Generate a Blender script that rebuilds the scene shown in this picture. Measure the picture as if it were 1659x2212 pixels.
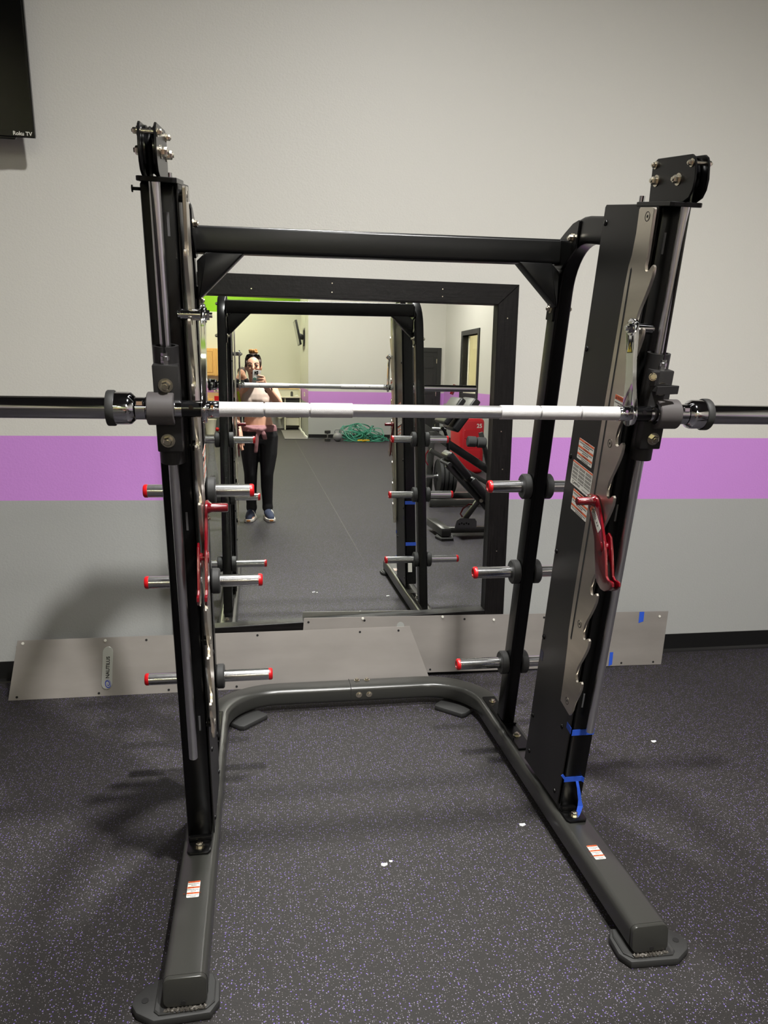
import bpy, bmesh, math, random
from mathutils import Vector, Matrix
random.seed(7)
for o in list(bpy.data.objects): bpy.data.objects.remove(o, do_unlink=True)
SC = bpy.context.scene
COL = SC.collection
V = Vector
PI = math.pi
# ------------------------------------------------------------------ camera
fw = V((.1648733, .9699542, -.1789014)); r2 = V((.9862483, -.1642332, .0184871)); d2 = V((-.0114499, -.1794892, -.9836933))
cd = bpy.data.cameras.new('camera'); cam = bpy.data.objects.new('camera', cd); COL.objects.link(cam)
cam.matrix_world = Matrix(((r2.x, -d2.x, -fw.x, 0), (r2.y, -d2.y, -fw.y, 0), (r2.z, -d2.z, -fw.z, 1.45), (0, 0, 0, 1)))
cd.sensor_fit = 'VERTICAL'; cd.sensor_height = 24.0; cd.sensor_width = 18.0
cd.lens = 24.0*1620/2212; cd.clip_start = 0.004; cd.clip_end = 60
SC.camera = cam
# ------------------------------------------------------------------ world + exposure
w = bpy.data.worlds.new('world'); SC.world = w; w.use_nodes = True
w.node_tree.nodes['Background'].inputs[0].default_value = (0.9, 0.92, 1, 1)
w.node_tree.nodes['Background'].inputs[1].default_value = 0.05
SC.view_settings.view_transform = 'Standard'; SC.view_settings.look = 'None'
SC.view_settings.gamma = 1.0; SC.view_settings.use_curve_mapping = False
SC.view_settings.exposure = 0.30
LIGHT_POWER = 72.0          # emission of the ceiling troffers
CEIL = 4.4
TROFFERS = [(0.75, -4.6, 'square white ceiling light in the middle of the hall'),
            (3.0, -7.6, 'square white ceiling light near the office window'), (0.9, -8.3, 'square white ceiling light before the grey back wall'), (-1.6, -8.6, 'square white ceiling light before the alcove'), (-0.8, -11.9, 'square white ceiling light over the alcove kitchen')]
CANS = [(.32, 2.5, 52, 640.0, 'round white can downlight on the ceiling above the smith machine'), (.97, .15, 170, 950.0, 'round white can downlight on the ceiling behind the photographer')]
# ------------------------------------------------------------------ materials
def lin(c):
    return tuple(((x/255)/12.92 if x/255 <= .04045 else ((x/255+.055)/1.055)**2.4) for x in c)
def mat(name, rgb, rough=.5, metal=0., spec=.5, bump=None, emit=None, vary=None, coat=0., alpha=None, trans=0.):
    m = bpy.data.materials.new(name); m.use_nodes = True
    nt = m.node_tree; b = nt.nodes['Principled BSDF']
    col = lin(rgb)+(1,)
    b.inputs['Base Color'].default_value = col; b.inputs['Roughness'].default_value = rough
    b.inputs['Metallic'].default_value = metal; b.inputs['Specular IOR Level'].default_value = spec
    b.inputs['Coat Weight'].default_value = coat
    if trans: b.inputs['Transmission Weight'].default_value = trans
    if alpha is not None: b.inputs['Alpha'].default_value = alpha
    if emit:
        b.inputs['Emission Color'].default_value = lin(emit[0])+(1,); b.inputs['Emission Strength'].default_value = emit[1]
    tc = None
    if bump or vary:
        tc = nt.nodes.new('ShaderNodeTexCoord')
    if bump:
        sc, st, di = bump
        n = nt.nodes.new('ShaderNodeTexNoise'); n.inputs['Scale'].default_value = sc; n.inputs['Detail'].default_value = 3
        nt.links.new(tc.outputs['Object'], n.inputs['Vector'])
        bp = nt.nodes.new('ShaderNodeBump'); bp.inputs['Strength'].default_value = st; bp.inputs['Distance'].default_value = di
        nt.links.new(n.outputs['Fac'], bp.inputs['Height']); nt.links.new(bp.outputs['Normal'], b.inputs['Normal'])
    if vary:
        sc, amt = vary[:2]
        n = nt.nodes.new('ShaderNodeTexNoise'); n.inputs['Scale'].default_value = sc; n.inputs['Detail'].default_value = 4
        mp = nt.nodes.new('ShaderNodeMapping')
        if len(vary) > 2: mp.inputs['Scale'].default_value = vary[2]
        nt.links.new(tc.outputs['Object'], mp.inputs['Vector']); nt.links.new(mp.outputs['Vector'], n.inputs['Vector'])
        mr = nt.nodes.new('ShaderNodeMapRange'); mr.inputs[1].default_value = .3; mr.inputs[2].default_value = .7
        mr.inputs[3].default_value = 1-amt; mr.inputs[4].default_value = 1+amt
        nt.links.new(n.outputs['Fac'], mr.inputs[0])
        mx = nt.nodes.new('ShaderNodeVectorMath'); mx.operation = 'SCALE'
        mx.inputs[0].default_value = col[:3]
        nt.links.new(mr.outputs[0], mx.inputs['Scale']); nt.links.new(mx.outputs[0], b.inputs['Base Color'])
    return m
def wallpaint(name, rgb, rough=.48):
    return mat(name, rgb, rough, spec=.35, bump=(130, .2, .004))
M = dict(
    wall=wallpaint('wall_paint_greige', (208, 206, 199)), purple=wallpaint('wall_paint_purple', (202, 140, 216)),
    grey=wallpaint('wall_paint_grey', (166, 167, 165)), green=wallpaint('wall_paint_green', (126, 178, 8)),
    ceil=mat('ceiling_paint', (52, 52, 53), .9),
    black=mat('black_powder_coat', (9, 9, 9), .27, spec=.22, bump=(900, .12, .0006)),
    blackm=mat('black_powder_coat_matte', (32, 31, 31), .48, spec=.3, bump=(700, .15, .0006)),
    cover=mat('charcoal_cover_sheet', (24, 23, 22), .4, spec=.3, bump=(600, .1, .0005)),
    base=mat('base_frame_coat', (46, 46, 43), .28, spec=.5, bump=(800, .05, .0004)),
    rubber=mat('black_rubber', (38, 38, 37), .65), gloss=mat('gloss_black_plastic', (9, 9, 10), .18),
    chrome=mat('chrome', (205, 205, 208), .07, 1.), rod=mat('polished_rod', (215, 215, 216), .3, 1.),
    steel=mat('sleeve_steel', (190, 190, 192), .10, 1.),
    zinc=mat('zinc_peg', (200, 200, 200), .2, 1., bump=(60, .12, .002)), stain=mat('stainless_plate', (198, 191, 178), .3, 1., vary=(2.5, .08, (1, 1, 9))),
    knurl=mat('knurled_grip', (215, 213, 212), .5, 1., bump=(1400, .9, .0012)),
    bolt=mat('bolt_zinc', (205, 198, 180), .22, 1.), red=mat('red_cap_plastic', (182, 8, 18), .35),
    redm=mat('candy_red_coat', (98, 2, 14), .2, spec=.5, coat=.5), bush=mat('grey_bushing_coat', (70, 66, 66), .5),
    tape=mat('blue_painter_tape', (36, 82, 196), .6, bump=(300, .3, .001)), white=mat('label_white', (225, 223, 212), .55),
    orange=mat('label_orange', (224, 98, 44), .55), ink=mat('label_ink', (92, 90, 88), .6), black_ink=mat('black_ink', (12, 12, 12), .5),
    dark_ink=mat('brown_ink', (112, 40, 12), .6), yellow=mat('label_yellow', (222, 200, 30), .5), blue_ink=mat('blue_ink', (24, 52, 160), .4),
    badge=mat('badge_silver', (176, 178, 174), .35, .4), panel=mat('grey_sheet_metal', (140, 135, 130), .40, .1, spec=.5, vary=(3, .1, (1, 1, 3))),
    hole=mat('hole_dark', (14, 13, 13), .8),
    frame=mat('black_stained_wood', (15, 13, 13), .4, spec=.22, vary=(26, .6, (.35, 1, 6)), bump=(60, .4, .002)),
    framev=mat('black_stained_wood_upright', (15, 13, 13), .4, spec=.22, vary=(26, .6, (6, 1, .35)), bump=(60, .4, .002)),
    mirror=mat('mirror_silver', (244, 247, 244), .0, 1.), base_v=mat('vinyl_baseboard', (20, 20, 20), .3),
    tv=mat('tv_screen', (4, 4, 5), .12), tvb=mat('tv_plastic', (20, 20, 20), .4), lampf=mat('troffer_frame', (230, 230, 228), .6),
    weld=mat('weld_bead', (92, 88, 82), .35, .4, bump=(260, .8, .003)),
    skin=mat('skin', (230, 176, 146), .5, vary=(8, .06)), hair=mat('dark_hair', (52, 34, 24), .5, bump=(120, .6, .006)),
    bun=mat('blond_bun_hair', (178, 128, 72), .55, bump=(120, .8, .006)), top=mat('beige_top', (206, 186, 172), .8, bump=(400, .1, .001)),
    legg=mat('black_leggings', (20, 20, 21), .6), jacket=mat('pink_jacket', (158, 112, 114), .75, bump=(60, .2, .004)),
    shoe=mat('navy_shoe_mesh', (58, 66, 88), .8), sole=mat('shoe_sole', (232, 226, 214), .7), gum=mat('gum_rubber', (190, 128, 70), .6),
    neon=mat('neon_yellow', (200, 226, 30), .5), lens=mat('dark_lens', (6, 6, 7), .05), phone=mat('phone_titanium', (205, 203, 197), .4, 0.),
    lips=mat('lips', (170, 92, 84), .5), eye=mat('eye_dark', (40, 26, 22), .4), oak=mat('oak', (222, 172, 104), .5, vary=(14, .12, (6, 1, .5))),
    oakd=mat('oak_groove', (190, 138, 78), .55), cream=mat('cream_plastic', (228, 224, 206), .5), greyd=mat('dark_grey', (70, 70, 70), .6),
    mat_g=mat('grey_mat', (120, 116, 118), .9), teal=mat('green_tubing', (58, 142, 118), .45), yel=mat('yellow_handle', (222, 178, 30), .5),
    ball=mat('grey_ball', (120, 120, 122), .45), pad=mat('black_vinyl_pad', (26, 26, 27), .36), foam=mat('grey_foam', (66, 66, 66), .8),
    redf=mat('red_vinyl', (190, 24, 34), .45), doorb=mat('black_door_paint', (38, 38, 38), .45), shirt=mat('dark_jacket', (34, 34, 38), .8),
    jeans=mat('dark_trousers', (40, 42, 50), .8), snack=mat('snack_box', (226, 190, 120), .6), paper=mat('scrap_paper', (232, 232, 230), .8),
    plate_g=mat('grey_plate', (96, 96, 98), .35, .3), office=mat('office_cream', (226, 224, 200), .8), wood_t=mat('pale_wood', (222, 190, 148), .6),
)
def glassmat():
    m = bpy.data.materials.new('window_glass'); m.use_nodes = True; nt = m.node_tree; nt.nodes.clear()
    o = nt.nodes.new('ShaderNodeOutputMaterial'); a = nt.nodes.new('ShaderNodeBsdfTransparent'); g = nt.nodes.new('ShaderNodeBsdfGlossy')
    g.inputs['Roughness'].default_value = .02; x = nt.nodes.new('ShaderNodeMixShader'); x.inputs[0].default_value = .08
    nt.links.new(a.outputs[0], x.inputs[1]); nt.links.new(g.outputs[0], x.inputs[2]); nt.links.new(x.outputs[0], o.inputs[0]); return m
M['glass'] = glassmat()
M['bag'] = mat('clear_polybag', (205, 208, 210), .15, alpha=.35, bump=(40, 1., .02))
def emis(name, rgb, s):
    return mat(name, (240, 240, 240), .6, emit=(rgb, s))
M['lamp'] = emis('troffer_diffuser', (255, 250, 240), LIGHT_POWER)
M['lamp_warm'] = emis('alcove_diffuser', (252, 250, 208), LIGHT_POWER*1.25)
M['lamp_office'] = emis('office_diffuser', (255, 244, 214), 14)
def floormat():
    m = bpy.data.materials.new('flecked_rubber_floor'); m.use_nodes = True; nt = m.node_tree; b = nt.nodes['Principled BSDF']
    tc = nt.nodes.new('ShaderNodeTexCoord')
    def nd(t, **k):
        n = nt.nodes.new(t)
        for a, c in k.items(): setattr(n, a, c)
        return n
    def vor(scale, rad, thr, off):
        mp = nd('ShaderNodeMapping'); mp.inputs['Location'].default_value = (off, off*1.7, 0); nt.links.new(tc.outputs['Object'], mp.inputs[0])
        v = nd('ShaderNodeTexVoronoi', voronoi_dimensions='2D'); v.inputs['Scale'].default_value = scale
        nt.links.new(mp.outputs[0], v.inputs['Vector'])
        lt = nd('ShaderNodeMath', operation='LESS_THAN'); lt.inputs[1].default_value = rad; nt.links.new(v.outputs['Distance'], lt.inputs[0])
        sp = nd('ShaderNodeSeparateColor'); nt.links.new(v.outputs['Color'], sp.inputs[0])
        gt = nd('ShaderNodeMath', operation='GREATER_THAN'); gt.inputs[1].default_value = thr; nt.links.new(sp.outputs[0], gt.inputs[0])
        mu = nd('ShaderNodeMath', operation='MULTIPLY'); nt.links.new(lt.outputs[0], mu.inputs[0]); nt.links.new(gt.outputs[0], mu.inputs[1])
        return mu, sp
    base = lin((41, 39, 38))+(1,)
    n = nd('ShaderNodeTexNoise'); n.inputs['Scale'].default_value = 420; n.inputs['Detail'].default_value = 2; nt.links.new(tc.outputs['Object'], n.inputs[0])
    n2 = nd('ShaderNodeTexNoise'); n2.inputs['Scale'].default_value = 1.3; n2.inputs['Detail'].default_value = 4; nt.links.new(tc.outputs['Object'], n2.inputs[0])
    r = nd('ShaderNodeMapRange'); r.inputs[1].default_value = .3; r.inputs[2].default_value = .7; r.inputs[3].default_value = .6; r.inputs[4].default_value = 1.4
    nt.links.new(n.outputs['Fac'], r.inputs[0])
    rb = nd('ShaderNodeMapRange'); rb.inputs[1].default_value = .3; rb.inputs[2].default_value = .7; rb.inputs[3].default_value = .9; rb.inputs[4].default_value = 1.12
    nt.links.new(n2.outputs['Fac'], rb.inputs[0])
    mm = nd('ShaderNodeMath', operation='MULTIPLY'); nt.links.new(r.outputs[0], mm.inputs[0]); nt.links.new(rb.outputs[0], mm.inputs[1])
    sc = nd('ShaderNodeVectorMath', operation='SCALE'); sc.inputs[0].default_value = base[:3]; nt.links.new(mm.outputs[0], sc.inputs['Scale'])
    cur = sc.outputs[0]
    for scale, rad, thr, off, colr in ((92, .16, .74, 0, (104, 88, 152)), (125, .15, .75, 3.3, (134, 127, 146)), (210, .17, .80, 7.7, (124, 118, 122))):
        f, sp = vor(scale, rad, thr, off)
        mx = nd('ShaderNodeMix', data_type='RGBA'); nt.links.new(f.outputs[0], mx.inputs['Factor']); nt.links.new(cur, mx.inputs[6])
        mx.inputs[7].default_value = lin(colr)+(1,); cur = mx.outputs[2]
    sx = nd('ShaderNodeSeparateXYZ'); nt.links.new(tc.outputs['Object'], sx.inputs[0])
    ab = nd('ShaderNodeMath', operation='SUBTRACT'); ab.inputs[1].default_value = .82; nt.links.new(sx.outputs[0], ab.inputs[0])
    a2 = nd('ShaderNodeMath', operation='ABSOLUTE'); nt.links.new(ab.outputs[0], a2.inputs[0])
    a3 = nd('ShaderNodeMath', operation='LESS_THAN'); a3.inputs[1].default_value = .004; nt.links.new(a2.outputs[0], a3.inputs[0])
    a4 = nd('ShaderNodeMath', operation='MULTIPLY'); nt.links.new(a3.outputs[0], a4.inputs[0])
    yl = nd('ShaderNodeMapRange'); yl.inputs[1].default_value = 1.4; yl.inputs[2].default_value = .2; yl.inputs[3].default_value = 0; yl.inputs[4].default_value = .3; nt.links.new(sx.outputs[1], yl.inputs[0]); nt.links.new(yl.outputs[0], a4.inputs[1])
    mx = nd('ShaderNodeMix', data_type='RGBA'); nt.links.new(a4.outputs[0], mx.inputs['Factor']); nt.links.new(cur, mx.inputs[6]); mx.inputs[7].default_value = lin((122, 118, 112))+(1,); cur = mx.outputs[2]
    nt.links.new(cur, b.inputs['Base Color']); b.inputs['Roughness'].default_value = .62; b.inputs['Specular IOR Level'].default_value = .3
    bp = nd('ShaderNodeBump'); bp.inputs['Strength'].default_value = .35; bp.inputs['Distance'].default_value = .0015
    nt.links.new(n.outputs['Fac'], bp.inputs['Height']); nt.links.new(bp.outputs[0], b.inputs['Normal'])
    return m
M['floor'] = floormat()
# ------------------------------------------------------------------ mesh helpers
class MB:
    def __init__(s, fn=None):
        s.bm = bmesh.new(); s.fn = fn; s.mi = 0
    def _fin(s, n0):
        s.bm.faces.ensure_lookup_table()
        for f in s.bm.faces[n0:]: f.material_index = s.mi
    def poly(s, pts):
        vs = [s.bm.verts.new(p) for p in pts]; n0 = len(s.bm.faces); s.bm.faces.new(vs); s._fin(n0); return s
    def obox(s, c, ax, h, bev=0., seg=2):
        c = V(c); n0 = len(s.bm.faces)
        vs = [s.bm.verts.new(c+V(ax[0])*h[0]*i+V(ax[1])*h[1]*j+V(ax[2])*h[2]*k) for i in(-1, 1) for j in(-1, 1) for k in(-1, 1)]
        fs = [s.bm.faces.new([vs[i] for i in q]) for q in((0, 1, 3, 2), (4, 6, 7, 5), (0, 4, 5, 1), (2, 3, 7, 6), (0, 2, 6, 4), (1, 5, 7, 3))]
        if bev:
            es = list({e for f in fs for e in f.edges})
            bmesh.ops.bevel(s.bm, geom=es, offset=bev, segments=seg, affect='EDGES', profile=.5)
        s._fin(n0); return s
    def box(s, x0, x1, y0, y1, z0, z1, bev=0., seg=2):
        return s.obox(((x0+x1)/2, (y0+y1)/2, (z0+z1)/2), ((1, 0, 0), (0, 1, 0), (0, 0, 1)), (abs(x1-x0)/2, abs(y1-y0)/2, abs(z1-z0)/2), bev, seg)
    def lathe(s, p, d, prof, seg=24):
        p = V(p); d = V(d).normalized(); a = d.orthogonal().normalized(); b = d.cross(a); n0 = len(s.bm.faces); rings = []
        for t, r in prof:
            if r < 1e-6: rings.append([s.bm.verts.new(p+d*t)])
            else: rings.append([s.bm.verts.new(p+d*t+(a*math.cos(2*PI*i/seg)+b*math.sin(2*PI*i/seg))*r) for i in range(seg)])
        for A, B in zip(rings, rings[1:]):
            for i in range(seg):
                j = (i+1) % seg
                if len(A) == 1 and len(B) == 1: continue
                if len(A) == 1: s.bm.faces.new((A[0], B[i], B[j]))
                elif len(B) == 1: s.bm.faces.new((A[i], B[0], A[j]))
                else: s.bm.faces.new((A[i], B[i], B[j], A[j]))
        for R in (rings[0], rings[-1]):
            if len(R) > 1: s.bm.faces.new(R)
        s._fin(n0); return s
    def cyl(s, p0, p1, r, r1=None, seg=20, bev=0.):
        p0 = V(p0); p1 = V(p1); L = (p1-p0).length; r1 = r if r1 is None else r1
        pr = [(0, r), (L, r1)] if not bev else [(0, r-bev), (bev, r), (L-bev, r1), (L, r1-bev)]
        return s.lathe(p0, p1-p0, pr, seg)
    def ring(s, p, d, ro, ri, h, seg=28):
        return s.lathe_open(p, d, [(0, ri), (0, ro), (h, ro), (h, ri), (0, ri)], seg)
    def lathe_open(s, p, d, prof, seg=24):
        p = V(p); d = V(d).normalized(); a = d.orthogonal().normalized(); b = d.cross(a); n0 = len(s.bm.faces)
        R = [[s.bm.verts.new(p+d*t+(a*math.cos(2*PI*i/seg)+b*math.sin(2*PI*i/seg))*r) for i in range(seg)] for t, r in prof[:-1]]
        R.append(R[0])
        for A, B in zip(R, R[1:]):
            for i in range(seg):
                j = (i+1) % seg; s.bm.faces.new((A[i], B[i], B[j], A[j]))
        s._fin(n0); return s
    def prism(s, pts, f, w0, w1, bev=0., seg=1):
        n0 = len(s.bm.faces)
        A = [s.bm.verts.new(f(u, v, w0)) for u, v in pts]; B = [s.bm.verts.new(f(u, v, w1)) for u, v in pts]; n = len(pts)
        fa = s.bm.faces.new(A); fb = s.bm.faces.new(B[::-1])
        for i in range(n): s.bm.faces.new((A[i], A[(i+1) % n], B[(i+1) % n], B[i]))
        if bev:
            bmesh.ops.bevel(s.bm, geom=list(set(fa.edges) | set(fb.edges)), offset=bev, segments=seg, affect='EDGES', profile=.5)
        s._fin(n0); return s
    def sweep(s, path, sec, N, cap=True):
        N = V(N).normalized(); P = [V(p) for p in path]; n0 = len(s.bm.faces); R = []
        for i, p in enumerate(P):
            T = (P[min(i+1, len(P)-1)]-P[max(i-1, 0)]).normalized(); B = T.cross(N).normalized()
            R.append([s.bm.verts.new(p+N*a+B*b) for a, b in sec])
        k = len(sec)
        for A, B in zip(R, R[1:]):
            for i in range(k): s.bm.faces.new((A[i], A[(i+1) % k], B[(i+1) % k], B[i]))
        if cap: s.bm.faces.new(R[0]); s.bm.faces.new(R[-1][::-1])
        s._fin(n0); return s
    def tube(s, path, r, seg=8, cap=True, closed=False):
        P = [V(p) for p in path]; n0 = len(s.bm.faces); R = []; n = len(P)
        T0 = (P[1]-P[0]).normalized(); a = T0.orthogonal().normalized()
        for i, p in enumerate(P):
            T = ((P[(i+1) % n]-P[i-1]) if closed else (P[min(i+1, n-1)]-P[max(i-1, 0)])).normalized()
            a = (a-T*a.dot(T)).normalized(); b = T.cross(a); rr = r[i] if isinstance(r, (list, tuple)) else r
            R.append([s.bm.verts.new(p+(a*math.cos(2*PI*k/seg)+b*math.sin(2*PI*k/seg))*rr) for k in range(seg)])
        prs = list(zip(R, R[1:]))+([(R[-1], R[0])] if closed else [])
        for A, B in prs:
            for k in range(seg): s.bm.faces.new((A[k], A[(k+1) % seg], B[(k+1) % seg], B[k]))
        if cap and not closed: s.bm.faces.new(R[0]); s.bm.faces.new(R[-1][::-1])
        s._fin(n0); return s
    def ball(s, c, r, seg=16, ax=None):
        r = (r, r, r) if isinstance(r, (int, float)) else r; n0 = len(s.bm.faces)
        m = Matrix.Translation(V(c)) @ (ax.to_4x4() if ax else Matrix.Identity(4)) @ Matrix.Diagonal((r[0], r[1], r[2], 1))
        bmesh.ops.create_uvsphere(s.bm, u_segments=seg, v_segments=max(6, seg*2//3), radius=1, matrix=m); s._fin(n0); return s
    def text(s, txt, size, f, bold=0., align='CENTER'):
        c = bpy.data.curves.new('t', 'FONT'); c.body = txt; c.size = size; c.align_x = align; c.offset = bold; c.resolution_u = 3
        o = bpy.data.objects.new('t', c); COL.objects.link(o)
        dg = bpy.context.evaluated_depsgraph_get(); me = bpy.data.meshes.new_from_object(o.evaluated_get(dg))
        n0 = len(s.bm.faces); vs = [s.bm.verts.new(f(v.co.x, v.co.y)) for v in me.vertices]
        for p in me.polygons:
            try: s.bm.faces.new([vs[i] for i in p.vertices])
            except ValueError: pass
        s._fin(n0); bpy.data.objects.remove(o); bpy.data.curves.remove(c); bpy.data.meshes.remove(me); return s
    def hexbolt(s, p, d, r=.009, h=.009, washer=1.5):
        p = V(p); d = V(d).normalized()
        s.lathe(p, d, [(0, r*washer), (.002, r*washer)], 16); s.lathe(p+d*.002, d, [(0, r), (h*.8, r), (h, r*.8)], 6)
        s.lathe(p+d*(h+.001), d, [(0, r*.55), (h*.35, r*.5)], 10); return s
def wloc(o):
    p = V((0, 0, 0))
    while o is not None: p += o.location; o = o.parent
    return p
def link(name, me, parent, kind, label):
    o = bpy.data.objects.new(name, me); COL.objects.link(o)
    if parent: o.parent = parent
    if kind: o['kind'] = kind
    if label: o['label'] = label
    return o
def obj(name, mb, mats, parent=None, label=None, kind=None, smooth=35, origin=None):
    bm = mb.bm; flip = mb.fn is not None
    if mb.fn:
        for v in bm.verts: v.co = V(mb.fn(v.co))
    bmesh.ops.recalc_face_normals(bm, faces=bm.faces)
    org = V(origin) if origin is not None else (wloc(parent) if parent else V((0, 0, 0)))
    for v in bm.verts: v.co -= org
    me = bpy.data.meshes.new(name); bm.to_mesh(me); bm.free()
    for m in (mats if isinstance(mats, (list, tuple)) else [mats]): me.materials.append(M[m] if isinstance(m, str) else m)
    if smooth:
        me.polygons.foreach_set('use_smooth', [True]*len(me.polygons)); me.set_sharp_from_angle(angle=math.radians(smooth))
    o = link(name, me, parent, kind, label)
    if not parent and origin is not None: o.location = org
    return o
def tag(o, label, cat, group=None):
    o['label'] = label; o['category'] = cat
    if group: o['group'] = group
    return o
def thing(name, loc, label, cat, group=None):
    o = bpy.data.objects.new(name, None); COL.objects.link(o); o.location = loc; o.empty_display_size = .1
    return tag(o, label, cat, group)
def rrect(w, h, r, n=4):
    out = []
    for cx, cy, a0 in ((w/2-r, h/2-r, 0), (-w/2+r, h/2-r, 90), (-w/2+r, -h/2+r, 180), (w/2-r, -h/2+r, 270)):
        for i in range(n+1):
            a = math.radians(a0+90*i/n); out.append((cx+r*math.cos(a), cy+r*math.sin(a)))
    return out
def arc(c, r, a0, a1, n):
    return [(c[0]+r*math.cos(math.radians(a0+(a1-a0)*i/n)), c[1]+r*math.sin(math.radians(a0+(a1-a0)*i/n))) for i in range(n+1)]
def bolts(name, items, parent, fn=None, m='bolt', label=None):
    for p, d, r, h in items: obj(name, MB(fn).hexbolt(p, d, r, h), m, parent, label=label)
def discs(name, items, parent, m, fn=None, prof=None, seg=12):
    for p, d, pr in items: obj(name, MB(fn).lathe(p, d, pr, seg), m, parent)
def structure(name, mb, mats, smooth=0):
    return obj(name, mb, mats, kind='structure', smooth=smooth)
# ------------------------------------------------------------------ the room
WY, RX, LX, BY, AY, AX = 3.574, 4.29, -4.6, -10.33, -13.62, 1.14
structure('floor', MB().box(LX-.2, RX+.2, AY-.2, WY+.2, -.1, 0), 'floor')
structure('ceiling', MB().box(LX-.2, RX+.2, AY-.2, WY+.2, CEIL, CEIL+.1), 'ceil')
def st(x): return 1.158+.00185*x
def sb(x): return .856-.0061*x
mb = MB(); x0, x1 = LX-.2, RX+.2
for i, (za, zb, zc, zd) in enumerate(((0, 0, sb(x1), sb(x0)), (sb(x0), sb(x1), st(x1), st(x0)), (st(x0), st(x1), CEIL, CEIL))):
    mb.mi = i; mb.poly(((x0, WY, za), (x1, WY, zb), (x1, WY, zc), (x0, WY, zd)))
mb.mi = 2; mb.box(x0, x1, WY+.001, WY+.15, 0, CEIL)
structure('wall_front', mb, ['grey', 'purple', 'wall'])
def banded(mb, a, b, th, zs=((0, .84, 0), (.84, 1.14, 1), (1.14, CEIL, 2))):
    a = V((a[0], a[1], 0)); b = V((b[0], b[1], 0)); d = (b-a).normalized(); n = V((-d.y, d.x, 0))*th
    for z0, z1, m in zs:
        mb.mi = m; mb.obox((a+b+n)/2+V((0, 0, (z0+z1)/2)), (d, n.normalized(), (0, 0, 1)), ((b-a).length/2, abs(th)/2, (z1-z0)/2))
    return mb
B3 = ['grey', 'purple', 'wall', 'green']
ALC = ((0, .80, 0), (.80, 1.10, 1), (1.10, 3.0, 2), (3.0, 3.5, 3), (3.5, CEIL, 2))
structure('wall_back', banded(MB(), (AX, BY), (RX+.2, BY), -.14, ((0, .62, 0), (.62, 1.07, 1), (1.07, CEIL, 2))), B3)
structure('wall_alcove_side', banded(MB(), (AX, AY), (AX, BY-.14), -.14, ((0, .80, 0), (.80, 1.10, 1), (1.10, CEIL, 2))), B3)
structure('wall_alcove_back', banded(MB(), (LX-.2, AY), (AX, AY), -.14, ALC), B3)
structure('wall_left', banded(MB(), (LX, AY), (LX, WY), .14), B3)
# right wall with the office window in it
wy0, wy1, wz0, wz1 = -8.78, -7.66, 1.12, 2.30
mb = MB(); banded(mb, (RX, BY), (RX, wy0), -.14); banded(mb, (RX, wy1), (RX, WY), -.14)
mb.mi = 0; mb.box(RX, RX+.14, wy0, wy1, 0, .84); mb.mi = 1; mb.box(RX, RX+.14, wy0, wy1, .84, wz0); mb.mi = 2; mb.box(RX, RX+.14, wy0, wy1, wz1, CEIL)
structure('wall_right', mb, B3)
mb = MB()
mb.box(RX+1.6, RX+1.65, wy0-1.5, wy1+1.5, 0, 3); mb.box(RX+.2, RX+1.65, wy0-1.5, wy1+1.5, 3, 3.05); mb.box(RX+.2, RX+1.65, wy0-1.55, wy0-1.5, 0, 3)
mb.box(RX+.2, RX+1.65, wy1+1.5, wy1+1.55, 0, 3); mb.box(RX+.2, RX+1.65, wy0-1.5, wy1+1.5, -.05, 0)
structure('wall_office', mb, 'office')
lt = thing('office_light', (RX+.9, (wy0+wy1)/2, 2.98), 'flat white office ceiling light behind the framed window', 'light')
obj('diffuser', MB().box(RX+.5, RX+1.3, wy0, wy1, 2.96, 2.975), 'lamp_office', lt)
obj('frame', MB().box(RX+.47, RX+1.33, wy0-.03, wy1+.03, 2.976, 2.999), 'lampf', lt)
fb = .1; mb = MB()
for a in ((wy0-fb, wy0, wz0-fb, wz1+fb), (wy1, wy1+fb, wz0-fb, wz1+fb), (wy0, wy1, wz0-fb, wz0), (wy0, wy1, wz1, wz1+fb)):
    mb.box(RX-.025, RX+.15, a[0], a[1], a[2], a[3], .004, 1)
win = structure('window_1', mb, 'doorb')
obj('window_pane', MB().box(RX+.09, RX+.096, wy0, wy1, wz0, wz1), 'glass', win, smooth=0)
obj('window_sill', MB().box(RX+.03, RX+.085, wy0, wy1, wz0, wz0+.03, .003, 1), 'cream', win)
obj('window_mullion', MB().box(RX+.082, RX+.102, wy0+.10, wy0+.15, wz0, wz1, .003, 1), 'cream', win)
# door in the back wall
mb = MB(); dx0, dx1 = 3.30, 4.10
for a in ((dx0-.1, dx0, 0, 2.1), (dx1, dx1+.1, 0, 2.1), (dx0, dx1, 2.0, 2.1)): mb.box(a[0], a[1], BY, BY+.03, a[2], a[3], .004, 1)
dr = structure('door_1', mb, 'doorb')
obj('door_leaf', MB().box(dx0, dx1, BY, BY+.012, .005, 2.0), 'doorb', dr, smooth=0)
for ix in (0, 1):
    for z0, z1 in ((.25, .95), (1.05, 1.55), (1.63, 1.9)):
        obj('door_panel', MB().box(dx0+.08+ix*.35, dx0+.37+ix*.35, BY+.012, BY+.020, z0, z1, .006, 1), 'doorb', dr)
for z in (.25, 1.0, 1.75): obj('hinge', MB().cyl((dx1-.01, BY+.03, z), (dx1-.01, BY+.03, z+.1), .012, seg=10), 'bolt', dr, label='brass-coloured hinge')
def baseboard(name, a, b, n):
    a = V(a); b = V(b); n = V(n); prof = [(0, 0), (.016, 0), (.014, .008), (.006, .018), (.005, .1), (0, .1)]
    d = (b-a).normalized()
    structure(name, MB().prism(prof, lambda u, v, w_: a+d*w_+n*u+V((0, 0, v)), 0, (b-a).length), 'base_v')
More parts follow.
